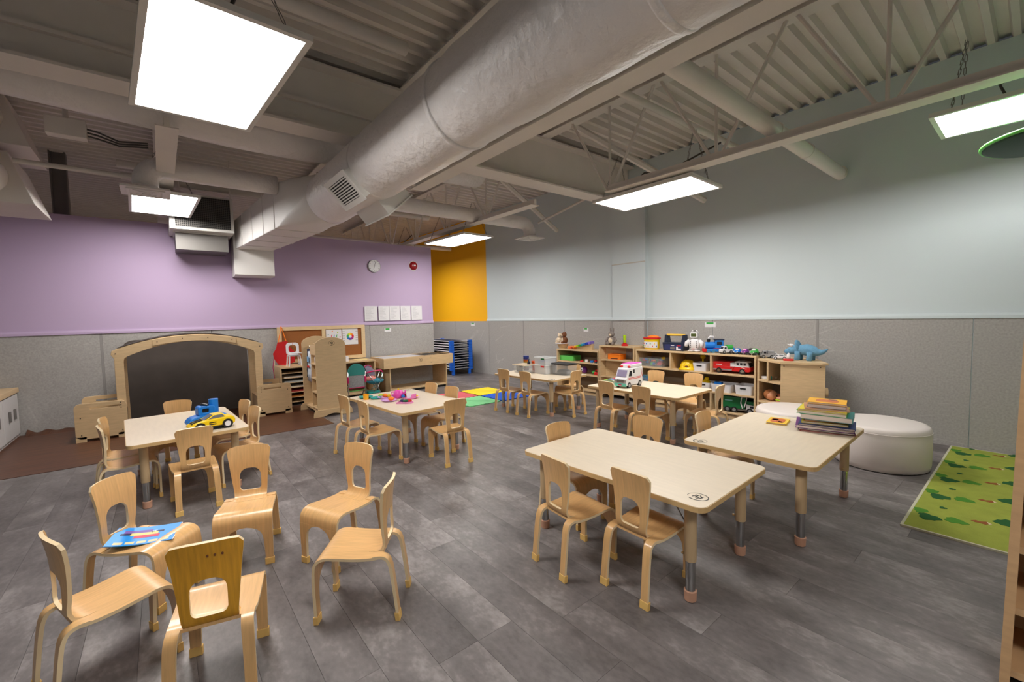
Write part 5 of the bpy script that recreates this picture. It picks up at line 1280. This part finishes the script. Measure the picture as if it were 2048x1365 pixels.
# dinosaur plush on the end shelf
di = thing('dinosaur_plush', 'light blue triceratops plush toy with white horns', 'plush toy', (on_z(1618, 722, 0.785)[0]-0.055, on_z(1618, 722, 0.785)[1]+0.05, 0.7825), 178)
def skin_tube(mb, pts, rs, n=14):
    mb.tube(pts, rs, n)
q = MB()
skin_tube(q, [(0.205, 0, 0.085), (0.19, 0, 0.088), (0.15, 0, 0.098), (0.10, 0, 0.115), (0.05, 0, 0.115), (-0.02, 0, 0.118), (-0.08, 0, 0.108), (-0.12, 0, 0.095), (-0.16, 0, 0.098), (-0.19, 0, 0.115), (-0.215, 0, 0.135)], [0.012, 0.028, 0.042, 0.05, 0.056, 0.066, 0.056, 0.042, 0.028, 0.018, 0.006])
q.build('body', M_dino, di, True)
for x, y in ((0.06, 0.042), (0.06, -0.042), (-0.06, 0.045), (-0.06, -0.045)): MB().tube([(x, y, 0.10), (x, y, 0.05), (x+0.004, y, 0.012), (x+0.004, y, 0.0)], [0.03, 0.027, 0.03, 0.022], 12).build('leg', M_dino, di, True)
MB().ell((0.065, 0, 0.155), (0.022, 0.075, 0.075), 16, 10, RY(18)).build('frill', M_dino, di, True)
for s_ in (-1, 1):
    MB().tube([(0.115, s_*0.025, 0.145), (0.135, s_*0.032, 0.165), (0.165, s_*0.034, 0.175)], [0.013, 0.010, 0.003], 8).build('horn', M_paper, di, True)
    MB().ell((0.145, s_*0.037, 0.112), (0.007, 0.004, 0.008), 8, 6).build('eye', M_black, di, True)
MB().tube([(0.185, 0, 0.105), (0.195, 0, 0.125)], [0.008, 0.002], 8).build('horn', M_paper, di, True)

# ------------------------------------------------------------------ inside the shelves
def tub(name, label, cx, cy, z, l, wd, hh, m_, cat='basket', group=None, slot=True, taper=0.012, lid=None):
    t = thing(name, label, cat, (cx, cy, z), 0, group)
    o0 = rrect(-l/2+taper, l/2-taper, -wd/2+taper, wd/2-taper, 0.02, 4); o1 = rrect(-l/2, l/2, -wd/2, wd/2, 0.025, 4)
    i1 = rrect(-l/2+0.004, l/2-0.004, -wd/2+0.004, wd/2-0.004, 0.022, 4); i0 = rrect(-l/2+taper+0.004, l/2-taper-0.004, -wd/2+taper+0.004, wd/2-taper-0.004, 0.017, 4)
    n = len(o0); vs = [(x, y, 0) for x, y in o0]+[(x, y, hh) for x, y in o1]+[(x, y, hh) for x, y in i1]+[(x, y, 0.004) for x, y in i0]
    fs = [tuple(range(n))[::-1], tuple(range(3*n, 4*n))]
    for a in (0, 1, 2): fs += [(a*n+i, a*n+(i+1) % n, (a+1)*n+(i+1) % n, (a+1)*n+i) for i in range(n)]
    MB().add(vs, fs).build('shell', m_, t, 'auto')
    if slot: MB().prism(rrect(-0.035, 0.035, hh*0.62, hh*0.62+0.016, 0.007, 3), -wd/2-0.001, -wd/2+0.006, 'y').build('grip_slot', M_dark, t)
    if lid: MB().prism(rrect(-l/2-0.006, l/2+0.006, -wd/2-0.006, wd/2+0.006, 0.028, 4), hh, hh+0.018).build('lid', lid, t, bevel=0.004)
    return t
def fill(cx, cy, z, l, wd, hh, n, cols, label, cat, group, seed=1):
    random.seed(seed)
    for k in range(n):
        s_ = random.uniform(0.035, 0.055); x = cx+random.uniform(-l/2+0.04, l/2-0.04); y = cy+random.uniform(-wd/2+0.04, wd/2-0.04); zz = z+random.uniform(0.01, hh)
        o = MB().box(-s_/2, s_/2, -s_/3, s_/3, 0, s_*0.6).lathe([(s_*0.16, s_*0.6), (s_*0.16, s_*0.75), (0, s_*0.75)], 8).xf(Matrix.Rotation(random.uniform(0, 3), 4, 'Z')).build('toy_block', cols[k % len(cols)], None, bevel=0.002, loc=(x, y, zz))
        tag(o, label[k % len(cols)], cat, group)
bxm = [M_bluep, M_red, M_green, M_orange, M_yel, M_bluep]
lbm = ['blue toy block in the clear bin on the long shelf', 'red toy block in the clear bin on the long shelf', 'green toy block in the clear bin on the long shelf', 'orange toy block in the clear bin on the long shelf', 'yellow toy block in the clear bin on the long shelf', 'blue toy block in the clear bin on the long shelf']
cbx = on_y(1308, 725, 5.6)[0]
tub('clear_bin', 'clear plastic bin heaped with coloured blocks on the long shelf', cbx, 5.62, 0.5665, 0.40, 0.26, 0.125, M_clear, 'bin', slot=False)
fill(cbx, 5.62, 0.5665, 0.36, 0.22, 0.10, 34, bxm, lbm, 'toy block', 'blocks in the clear bin', 3)
hx = on_y(1375, 740, 5.58)[0]
hh_ = thing('hard_hat', 'yellow toy hard hat lying on the long shelf', 'helmet', (hx, 5.60, 0.5665), 15)
MB().lathe([(0.125, 0.0), (0.128, 0.008), (0.108, 0.012), (0.105, 0.05), (0.085, 0.095), (0.05, 0.12), (0, 0.128)], 28, sy=0.85).build('dome', M_yel, hh_, True)
for k in (-1, 0, 1): MB().tube([(0.03*k, -0.085+0.0*k, 0.035), (0.03*k, -0.07, 0.085), (0.028*k, -0.02, 0.124), (0.03*k, 0.05, 0.11)], 0.009, 6).build('ridge', M_yel, hh_, True)
MB().ell((0, -0.092, 0.045), (0.022, 0.006, 0.012), 10, 6).build('badge', M_brown, hh_, True); MB().prism(rrect(-0.10, 0.10, -0.14, -0.08, 0.03, 4), 0, 0.008).build('peak', M_yel, hh_)
GB = 'white toy baskets on the long shelf'
tub('toy_basket', 'white plastic basket beside the yellow hard hat', on_y(1405, 742, 5.57)[0], 5.585, 0.5665, 0.19, 0.22, 0.105, M_paper, group=GB)
yb = thing('toy_rattle', 'yellow ball topped toy sticking out behind the white basket', 'toy', (on_y(1396, 742, 5.6)[0], 5.735, 0.5665))
MB().tube([(0, 0, 0), (0, 0, 0.15)], 0.012, 8).build('stem', M_yel, yb, True); MB().ell((0, 0, 0.17), (0.035, 0.035, 0.035), 12, 8).build('ball', M_yel, yb, True); MB().ell((0.05, 0, 0.19), (0.02, 0.02, 0.02), 10, 6).build('knob', M_black, yb, True)
# fire truck
ft = thing('toy_fire_truck', 'red and white toy fire truck parked in the shelf cubby', 'toy fire truck', (on_y(1466, 742, 5.56)[0], 5.585, 0.5665), 4)
S_ = 0.46
prof(ft, [(-0.23, 0.03), (0.20, 0.03), (0.215, 0.055), (0.215, 0.085), (0.20, 0.09), (-0.23, 0.09)], 0.14, M_red, 'lower_body', 0.004)
B(-0.23, -0.02, -0.068, 0.068, 0.09, 0.145).build('hose_bed', M_red, ft, bevel=0.003); B(-0.02, 0.035, -0.066, 0.066, 0.05, 0.135).build('pump_panel', M_paper, ft, bevel=0.002)
prof(ft, [(0.035, 0.085), (0.205, 0.085), (0.185, 0.14), (0.175, 0.155), (0.035, 0.155)], 0.138, M_paper, 'cab', 0.006)
B(-0.23, 0.0, -0.0712, -0.0702, 0.035, 0.055).build('silver_skirt', M_silver, ft); B(-0.19, -0.12, -0.0705, -0.0695, 0.105, 0.112).build('white_letters', M_paper, ft)
for x in (0.055, 0.095, 0.135): B(x, x+0.028, -0.0702, -0.069, 0.11, 0.14).build('side_window', M_glass, ft)
MB().add([(0.2045, -0.055, 0.095), (0.2045, 0.055, 0.095), (0.1865, 0.055, 0.142), (0.1865, -0.055, 0.142)], [(0, 1, 2, 3)]).build('windscreen', M_glass, ft)
MB().tube([(0.02, -0.0705, 0.095), (0.10, -0.0705, 0.09), (0.17, -0.0705, 0.066)], 0.003, 5).build('white_swoosh', M_paper, ft)
for k in range(6): MB().tube([(-0.015+0.009*k, -0.067, 0.06+0.012*(k % 3)), (-0.015+0.009*k, -0.072, 0.06+0.012*(k % 3))], 0.005, 8).build('gauge', M_black, ft)
B(0.08, 0.14, -0.03, 0.03, 0.155, 0.166).build('light_bar', M_darkgrey, ft, bevel=0.003)
wheels(ft, (-0.155, 0.12), 0.14, 0.034, hub=M_chrome)
# second row
tub('clear_bin', 'clear plastic bin with blue toys on the lower long shelf', on_y(1300, 770, 5.6)[0]-0.03, 5.62, 0.3215, 0.30, 0.25, 0.12, M_clearb, 'bin', slot=False)
fill(on_y(1300, 770, 5.6)[0]-0.03, 5.62, 0.3215, 0.26, 0.2, 0.06, 10, [M_bluep, M_pink], ['blue toy block in the lower clear bin', 'pink toy block in the lower clear bin'], 'toy block', 'blocks in the lower clear bin', 8)
tub('toy_basket', 'white plastic basket holding a yellow toy on the lower shelf', on_y(1412, 772, 5.6)[0], 5.62, 0.3215, 0.18, 0.22, 0.095, M_paper, group=GB)
tag(MB().ell((on_y(1412, 772, 5.6)[0], 5.60, 0.40), (0.06, 0.06, 0.05), 12, 8).ell((on_y(1412, 772, 5.6)[0]+0.02, 5.58, 0.455), (0.03, 0.03, 0.03), 10, 7).build('toy_duck', M_yel, None, True), 'yellow duck shaped toy in the white basket', 'toy')
tub('toy_basket', 'white plastic basket holding blue toys on the lower shelf', on_y(1450, 775, 5.6)[0], 5.60, 0.3215, 0.26, 0.26, 0.10, M_paper, group=GB)
tag(MB().prism(rrect(-0.05, 0.05, -0.03, 0.03, 0.01, 3), 0, 0.10).build('toy_block', M_bluep, None, bevel=0.004, loc=(on_y(1440, 772, 5.6)[0], 5.56, 0.34)), 'tall blue toy block sticking out of the white basket', 'toy block')
tub('toy_basket', 'empty white plastic basket with dark grip slot near the end shelf', on_y(1492, 780, 5.55)[0], 5.58, 0.3215, 0.21, 0.24, 0.115, M_paper, group=GB)
# garbage truck on the bottom board
gt = thing('toy_garbage_truck', 'dark green toy garbage truck with white cab and grabber arm', 'toy garbage truck', (on_y(1473, 810, 5.5)[0]+0.02, 5.59, 0.0815), 5)
prof(gt, [(-0.22, 0.05), (0.06, 0.05), (0.07, 0.19), (-0.20, 0.20)], 0.15, M_dgreen, 'container', 0.008); B(-0.22, 0.21, -0.065, 0.065, 0.03, 0.055).build('chassis', M_darkgrey, gt)
prof(gt, [(0.075, 0.05), (0.205, 0.05), (0.21, 0.09), (0.19, 0.10), (0.075, 0.12)], 0.14, M_paper, 'cab', 0.006); prof(gt, [(0.075, 0.12), (0.19, 0.10), (0.165, 0.15), (0.075, 0.155)], 0.13, M_dgreen, 'cab_top', 0.006)
MB().add([(0.192, -0.055, 0.103), (0.192, 0.055, 0.103), (0.168, 0.055, 0.146), (0.168, -0.055, 0.146)], [(0, 1, 2, 3)]).build('windscreen', M_glass, gt)
B(0.12, 0.165, -0.071, -0.070, 0.075, 0.10).build('headlight', M_glass, gt); B(-0.17, -0.08, -0.0765, -0.0755, 0.14, 0.155).build('pale_letters', mat('pale_teal', (120, 180, 170), 0.6), gt)
MB().tube([(0.04, -0.08, 0.06), (0.02, -0.085, 0.13), (0.03, -0.085, 0.20), (0.09, -0.085, 0.205), (0.075, -0.085, 0.13), (0.06, -0.085, 0.08)], 0.006, 6).build('grabber_arm', M_paper, gt)
wheels(gt, (-0.14, -0.06, 0.12), 0.15, 0.036)
tag(B(-2.66, -2.155, YB0-0.02, YB0-0.014, 0.085, 0.29).build('backing_card', M_black, None), 'black card standing behind the garbage truck', 'card')
# end-shelf contents
dl = thing('baby_doll', 'peach coloured doll lying in the end shelf', 'doll', (-1.98, 5.52, 0.2925), 30)
MB().ell((0, 0, 0.06), (0.065, 0.06, 0.06), 16, 10).build('head', M_skin, dl, True); MB().ell((-0.015, 0.012, 0.068), (0.064, 0.062, 0.06), 14, 9).build('hair', mat('doll_hair', (176, 110, 62), 0.8), dl, True)
for s_ in (-1, 1): MB().ell((0.05*0.7+0.012, -0.045, 0.062+0.0*s_), (0.008, 0.008, 0.008), 8, 6).build('eye', M_navy, dl, True)
MB().tube([(0.06, 0, 0.045), (0.13, 0.03, 0.035), (0.16, 0.06, 0.03)], [0.04, 0.035, 0.02], 10).build('body', mat('doll_suit', (214, 130, 110), 0.8), dl, True)
fd = thing('toy_sandwich', 'toy sandwich with green lettuce in the end shelf', 'toy food', (-1.85, 5.45, 0.2925), 20)
MB().lathe([(0, 0), (0.05, 0.002), (0.055, 0.02), (0.05, 0.025)], 16).build('bun_base', M_skin, fd, True); MB().lathe([(0.05, 0.024), (0.062, 0.03), (0.055, 0.038), (0, 0.04)], 16).build('lettuce', M_lime, fd, True); MB().lathe([(0.05, 0.038), (0.045, 0.058), (0.02, 0.07), (0, 0.072)], 16).build('bun_top', M_skin, fd, True)
for k, (x, m_, lab) in enumerate(((-2.03, M_paper, 'white toy bone piece in the end shelf top cubby'), (-1.985, M_cream, 'cream toy piece in the end shelf top cubby'))):
    tag(MB().prism(rrect(-0.05, 0.05, -0.025, 0.025, 0.015, 3), 0, 0.03).build('toy_piece', m_, None, bevel=0.005, loc=(x, 5.50+0.06*k, 0.5425)), lab, 'toy')
tag(MB().lathe([(0.0, 0), (0.025, 0.002), (0.028, 0.04), (0.02, 0.05), (0, 0.05)], 14).build('toy_cup', M_teal, None, True, loc=(-1.975, 5.445, 0.5425)), 'teal toy cup in the end shelf top cubby', 'toy')

# ------------------------------------------------------------------ left shelf and corner shelf contents
def plush(name, label, loc, rz, body, accent, s_=1.0, ears='round'):
    t = thing(name, label, 'plush toy', loc, rz)
    MB().ell((0, 0, 0.07*s_), (0.065*s_, 0.055*s_, 0.075*s_), 16, 10).build('body', body, t, True)
    h_ = MB().ell((0, -0.01*s_, 0.175*s_), (0.05*s_, 0.048*s_, 0.048*s_), 16, 10).build('head', body, t, True)
    MB().ell((0, -0.052*s_, 0.165*s_), (0.024*s_, 0.018*s_, 0.018*s_), 10, 7).build('muzzle', accent, h_, True)
    MB().ell((0, -0.048*s_, 0.075*s_), (0.035*s_, 0.014*s_, 0.045*s_), 12, 8).build('belly', accent, t, True)
    for sx in (-1, 1):
        if ears == 'round': MB().ell((sx*0.042*s_, 0, 0.215*s_), (0.018*s_, 0.010*s_, 0.018*s_), 10, 6).build('ear', body, h_, True)
        else: MB().ell((sx*0.025*s_, 0.01*s_, 0.235*s_), (0.013*s_, 0.010*s_, 0.045*s_), 10, 6, RY(sx*10)).build('ear', body, h_, True)
        MB().ell((sx*0.016*s_, -0.056*s_, 0.185*s_), (0.005*s_,)*3, 8, 5).build('eye', M_black, h_, True)
        MB().tube([(sx*0.05*s_, 0, 0.12*s_), (sx*0.08*s_, -0.02*s_, 0.08*s_), (sx*0.07*s_, -0.05*s_, 0.05*s_)], [0.022*s_, 0.022*s_, 0.018*s_], 8).build('arm', body, t, True)
        MB().tube([(sx*0.035*s_, -0.02*s_, 0.03*s_), (sx*0.055*s_, -0.09*s_, 0.025*s_)], [0.028*s_, 0.024*s_], 8).build('leg', body, t, True)
    return t
ZS = 0.7475
bn = thing('plush_bowl', 'white rimmed wooden bowl holding the brown plush toys', 'bowl', (-5.44, 5.60, ZS))
MB().lathe([(0, 0), (0.07, 0.002), (0.10, 0.07), (0.125, 0.085), (0.12, 0.09), (0.09, 0.075), (0.0, 0.07)], 24).build('shell', mat('bowl_tan', (206, 176, 136), 0.6), bn, 'auto'); MB().lathe([(0.10, 0.084), (0.128, 0.084), (0.128, 0.092), (0.10, 0.092)], 24).build('rim', M_paper, bn)
plush('teddy_bear', 'brown plush bear sitting in the white rimmed bowl', (-5.40, 5.61, ZS+0.075), -25, M_brown, M_cream, 0.95)
plush('cream_plush', 'cream plush animal leaning in the white rimmed bowl', (-5.50, 5.60, ZS+0.075), 15, M_cream, M_cream, 0.85)
tag(MB().prism(rrect(-0.11, 0.11, -0.05, 0.05, 0.03, 4), 0, 0.05).build('wooden_tray', mat('tray_orange', (216, 130, 70), 0.6), None, bevel=0.006, loc=(-5.16, 5.58, ZS)), 'orange wooden tray next to the rainbow xylophone', 'tray')
xy = thing('toy_xylophone', 'rainbow coloured toy xylophone propped on the low shelf', 'toy xylophone', (-5.02, 5.58, ZS), 10)
MB().prism([(-0.16, 0.0), (0.26, 0.0), (0.26, 0.10), (-0.16, 0.012)], -0.03, 0.03, 'y').build('frame', M_ply, xy)
for k, c in enumerate(((220, 60, 40), (240, 130, 30), (246, 200, 30), (150, 200, 50), (40, 140, 70), (30, 150, 180), (40, 120, 210), (30, 60, 180), (130, 110, 210))):
    x = -0.15+0.045*k; zz = 0.016+0.088*(x+0.16)/0.42
    MB().box(x, x+0.034, -0.075, 0.075, zz, zz+0.022+0.025*k/8).build('tone_bar', mat('bar%d' % k, c, 0.4), xy, bevel=0.003)
tag(MB().prism(rrect(-0.19, 0.19, -0.11, 0.11, 0.02, 4), 0, 0.085).build('green_tub', mat('tub_green', (96, 200, 92), 0.45), None, bevel=0.006, loc=(on_y(1137, 722, 5.6)[0], 5.62, 0.5415)), 'lime green toy tub on the low shelf', 'tub')
random.seed(9)
for k in range(7):
    x = -4.93+0.055*k
    tag(MB().prism(rrect(-0.025, 0.025, -0.02, 0.02, 0.008, 3), 0, 0.02+0.012*(k % 3)).build('puzzle_piece', (M_red, M_green, M_paper, M_orange, M_bluep, M_red, M_navy)[k], None, bevel=0.003, loc=(x, 5.53+0.05*(k % 2), 0.5415)), ('red', 'green', 'white', 'orange', 'blue', 'crimson end', 'navy')[k]+' puzzle piece lying on the low shelf board', 'puzzle piece', 'puzzle pieces')
ow = thing('owl_toy', 'round purple toy with a big white eye on the low shelf', 'toy', (on_y(1168, 745, 5.55)[0], 5.56, 0.3415))
MB().ell((0, 0, 0.06), (0.06, 0.05, 0.06), 14, 9).build('body', M_purp, ow, True); MB().ell((-0.015, -0.045, 0.07), (0.03, 0.01, 0.03), 12, 7).build('eye', M_paper, ow, True); MB().ell((-0.015, -0.055, 0.07), (0.012, 0.004, 0.012), 10, 6).build('pupil', M_black, ow, True)
tag(MB().ell((on_y(1188, 750, 5.55)[0], 5.58, 0.3415+0.035), (0.06, 0.05, 0.035), 14, 8).build('toy_turtle', M_green, None, True), 'green rounded toy on the low shelf', 'toy')
rt = thing('toy_phone', 'red toy phone on the low shelf beside the corner shelf', 'toy', (on_y(1196, 750, 5.55)[0], 5.55, 0.3415)); MB().prism(rrect(-0.05, 0.05, -0.05, 0.05, 0.015, 4), 0, 0.05).build('base', M_red, rt, bevel=0.006); MB().tube([(-0.05, 0, 0.06), (-0.03, 0, 0.078), (0.03, 0, 0.078), (0.05, 0, 0.06)], 0.014, 8).build('handset', M_red, rt, True)
ZC2 = 0.8425
plush('grey_bunny', 'grey plush bunny sitting on the corner shelf', (on_y(1222, 690, 5.62)[0], 5.64, ZC2), 10, M_gplush, M_cream, 1.0, 'long')
tag(MB().lathe([(0, 0), (0.11, 0.001), (0.13, 0.012), (0.12, 0.014), (0, 0.006)], 28, (on_y(1221, 691, 5.58)[0], 5.57, ZC2)).build('white_plate', M_cream, None, True), 'flat cream plate lying on the corner shelf', 'plate') if False else None
rg = thing('ring_stacker', 'lime green toy hammer with red base on the corner shelf', 'toy', (on_y(1251, 690, 5.62)[0], 5.60, ZC2))
MB().lathe([(0, 0), (0.05, 0.0), (0.052, 0.025), (0.03, 0.032), (0.03, 0.05), (0, 0.05)], 18).build('base', M_red, rg, 'auto'); MB().lathe([(0.018, 0.05), (0.022, 0.09), (0.025, 0.17), (0, 0.172)], 14).build('stem', M_lime, rg, 'auto')
ob = thing('orange_box', 'orange plastic box on the corner shelf', 'box', (on_y(1232, 713, 5.6)[0], 5.62, 0.6225), 3)
MB().prism(rrect(-0.12, 0.12, -0.08, 0.08, 0.012, 3), 0, 0.075).build('body', M_orange, ob, bevel=0.005); B(-0.125, 0.125, -0.085, 0.085, 0.075, 0.085).build('lid', M_orange, ob, bevel=0.003); B(-0.06, 0.07, -0.0815, -0.080, 0.008, 0.02).build('front_slot', M_dark, ob)

# ------------------------------------------------------------------ storage on the bin table
def T4(px, py): p_ = on_z(px, py, 0.5); return (p_[0], p_[1])
x, y = -5.02, 4.40
tw = thing('cup_tower', 'tower of stacked coloured cups on the bin table', 'toy cups', (x-0.03, y-0.02, 0.5))
for k, c in enumerate(((70, 40, 24), (120, 30, 24), (60, 110, 40), (96, 40, 30), (190, 150, 50), (190, 90, 30), (40, 60, 130), (44, 70, 150))):
    MB().lathe([(0.040, 0.028*k), (0.046, 0.028*k+0.022), (0.049, 0.028*k+0.022), (0.049, 0.028*k+0.0275), (0, 0.028*k+0.0275)], 20).build('cup', mat('cup%d' % k, c, 0.4), tw, 'auto')
oc = thing('toy_cup', 'orange toy cup standing beside the cup tower', 'toy cup', (x+0.05, y+0.08, 0.5)); MB().lathe([(0.035, 0), (0.045, 0.12), (0.05, 0.14), (0.046, 0.14), (0.03, 0.01)], 18).build('wall', mat('cup_red_orange', (236, 90, 24), 0.4), oc, 'auto'); MB().tube([(0.045, 0, 0.11), (0.075, 0, 0.10), (0.07, 0, 0.05), (0.04, 0, 0.04)], 0.007, 6).build('handle', MATS['cup_red_orange'], oc, True)
tag(MB().lathe([(0.0, 0), (0.05, 0.0), (0.055, 0.08), (0.05, 0.10), (0, 0.10)], 16).build('toy_pot', mat('dark_olive', (60, 48, 24), 0.5), None, 'auto', loc=(x-0.04, y-0.15, 0.5)), 'dark olive toy pot in front of the cup tower', 'toy pot')
wk = tub('storage_basket', 'clear slatted basket with a blue toy on the bin table', -4.87, 4.20, 0.5, 0.30, 0.24, 0.12, M_clear, 'basket', slot=False)
for k in range(9): B(-0.15+0.033*k, -0.135+0.033*k, -0.125, 0.125, 0.112, 0.122).build('rim_slat', M_cream, wk)
tag(MB().lathe([(0.025, 0), (0.02, 0.03), (0.008, 0.05), (0.014, 0.075), (0, 0.08)], 12, (-4.82, 4.23, 0.623)).build('toy_pawn', M_navy, None, True), 'dark blue toy pawn on the slatted basket', 'toy')
b1 = tub('storage_bin', 'white tinted clear bin with red clips, lower of two on the bin table', -4.575, 4.33, 0.5, 0.26, 0.22, 0.12, clear('clear_white', (236, 236, 236), 0.38), 'bin', 'clear storage bins', False, 0.006, clear('lid_white', (236, 240, 240), 0.6))
B(0.04, 0.10, -0.122, -0.114, 0.10, 0.122).build('clip', M_red, b1)
b2 = tub('storage_bin', 'white tinted clear bin with green clips, upper of two on the bin table', -4.575, 4.335, 0.639, 0.26, 0.22, 0.085, MATS['clear_white'], 'bin', 'clear storage bins', False, 0.006, MATS['lid_white'])
B(0.04, 0.10, -0.122, -0.114, 0.07, 0.092).build('clip', M_dgreen, b2); B(-0.08, 0.04, -0.09, 0.02, 0.03, 0.05).build('blue_card', M_bluep, b2)
b3 = tub('storage_bin', 'clear bin with a black lid at the end of the bin table', -4.27, 4.42, 0.5, 0.32, 0.22, 0.145, M_clear, 'bin', 'clear storage bins', False, 0.014, M_black)
MB().ell((0, 0, 0.04), (0.13, 0.09, 0.035), 12, 7).build('grey_contents', M_darkgrey, b3, True)

# ------------------------------------------------------------------ pretend food
GF = 'pretend food on the table'
def plate(x, y, r, m_, label, heart=False, h0=0.5):
    t = thing('toy_plate', label, 'toy plate', (x, y, h0), 0, 'toy plates on the table')
    if heart:
        pts = []
        for k in range(32):
            a = 2*PI*k/32; pts.append((r*0.062*16*math.sin(a)**3, r*0.062*(13*math.cos(a)-5*math.cos(2*a)-2*math.cos(3*a)-math.cos(4*a))))
        MB().prism(pts, 0, 0.006).build('plate_base', m_, t); MB().prism(pts, 0.002, 0.016, 'z', hole=[(a*0.9, b*0.9) for a, b in pts]).build('plate_rim', m_, t)
    else: MB().lathe([(0, 0), (r*0.7, 0.0), (r, 0.014), (r*0.98, 0.017), (r*0.68, 0.005), (0, 0.004)], 28).build('plate_body', m_, t, True)
    return t
M_lil = mat('plastic_lilac', (214, 160, 222), 0.4)
plate(-4.60, 1.68, 0.075, M_teal, 'teal toy plate at the corner of the pretend food table')
plate(-4.43, 1.83, 0.085, M_lil, 'lilac toy plate carrying the orange slices')
plate(-4.24, 1.79, 0.08, M_lil, 'lilac toy plate carrying the orange fruit')
plate(-4.04, 1.87, 0.09, M_pink, 'pink heart shaped toy plate', True)
plate(-4.22, 2.02, 0.085, M_pink, 'pink round toy plate under the toast rack')
plate(-4.47, 1.74, 0.06, M_teal, 'small teal toy saucer behind the orange cup')
cp = thing('toy_mug', 'yellow orange toy mug on the pretend food table', 'toy cup', (-4.50, 1.645, 0.5)); MB().lathe([(0.027, 0), (0.030, 0.055), (0.028, 0.055), (0.024, 0.004)], 18).build('wall', mat('mug_amber', (250, 178, 40), 0.4), cp, 'auto'); MB().tube([(-0.028, 0, 0.045), (-0.048, 0, 0.04), (-0.045, 0, 0.015), (-0.026, 0, 0.012)], 0.005, 6).build('handle', MATS['mug_amber'], cp, True)
tp = thing('toy_teapot', 'hot pink toy teapot among the pretend food', 'toy teapot', (-4.33, 1.935, 0.5), 30)
MB().lathe([(0.035, 0), (0.052, 0.015), (0.056, 0.045), (0.045, 0.075), (0.03, 0.085), (0.0, 0.088)], 22).build('pot', M_hot, tp, True); MB().ell((0, 0, 0.095), (0.012, 0.012, 0.01), 10, 6).build('lid_knob', M_yel, tp, True)
MB().tube([(0.05, 0, 0.04), (0.08, 0, 0.06), (0.09, 0, 0.085)], [0.014, 0.01, 0.007], 8).build('spout', M_hot, tp, True); MB().tube([(-0.05, 0, 0.065), (-0.085, 0, 0.06), (-0.08, 0, 0.025), (-0.05, 0, 0.02)], 0.007, 8).build('handle', M_hot, tp, True)
tk = thing('toy_toast_rack', 'pink and white toy toast holder standing on the plate', 'toy food', (-4.20, 2.02, 0.505), 20)
for k in (-1, 1): MB().prism([(-0.04, 0), (0.04, 0), (0.03, 0.06), (-0.03, 0.06)], k*0.022-0.004, k*0.022+0.004, 'x').xf(Matrix.Rotation(k*0.35, 4, 'Y')).build('slice', (M_paper, M_pink)[k > 0], tk)
def food(nm, lab, x, y, z, r, m_, R=None): tag(MB().ell((0, 0, 0), r, 12, 8, R).build(nm, m_, None, True, loc=(x, y, z)), lab, 'toy food', GF)
food('toy_orange', 'orange toy fruit half on the lilac plate', -4.215, 1.80, 0.528, (0.035, 0.03, 0.022), M_orange); food('toy_carrot', 'orange toy carrot slices on the lilac plate', -4.46, 1.84, 0.525, (0.045, 0.025, 0.018), M_orange)
food('toy_lemon', 'yellow toy lemon on the lilac plate', -4.40, 1.86, 0.525, (0.028, 0.022, 0.018), M_yel); food('toy_eggplant', 'dark purple toy eggplant on the heart plate', -4.05, 1.85, 0.521, (0.035, 0.016, 0.014), mat('aubergine', (44, 22, 90), 0.35), RZ(30))
food('toy_pepper', 'red toy pepper on the heart plate', -4.01, 1.90, 0.522, (0.035, 0.014, 0.014), M_red, RZ(35)); food('toy_cucumber', 'green toy cucumber on the heart plate', -4.02, 1.87, 0.521, (0.032, 0.014, 0.013), M_dgreen, RZ(60)); food('toy_bread', 'cream toy bread roll on the heart plate', -4.09, 1.84, 0.523, (0.024, 0.02, 0.016), M_cream)
food('toy_lettuce', 'lime green toy lettuce among the pretend food', -4.52, 1.84, 0.515, (0.06, 0.022, 0.018), M_lime, RZ(40)); food('toy_ham', 'pink toy ham slice among the pretend food', -4.47, 1.92, 0.512, (0.035, 0.025, 0.014), M_pink); food('toy_egg', 'white and yellow toy egg behind the teapot', -4.37, 2.03, 0.515, (0.03, 0.022, 0.015), M_cream)
food('toy_tomato', 'red toy tomato behind the teapot', -4.30, 2.01, 0.522, (0.024, 0.024, 0.022), M_red); food('toy_grapes', 'blue toy berries beside the teapot', -4.26, 1.955, 0.525, (0.022, 0.02, 0.02), M_bluep); food('toy_strawberry', 'dark red toy strawberry on the teal plate', -4.61, 1.70, 0.52, (0.025, 0.018, 0.015), M_red); food('toy_pea', 'dark green toy vegetable on the teal plate', -4.58, 1.67, 0.519, (0.035, 0.02, 0.014), M_dgreen)
food('toy_banana', 'yellow toy banana behind the red tomato', -4.24, 2.09, 0.514, (0.04, 0.014, 0.014), M_yel, RZ(20)); food('toy_sausage', 'red and brown toy sausage behind the pink ham', -4.42, 1.97, 0.513, (0.035, 0.013, 0.013), M_brown, RZ(10))
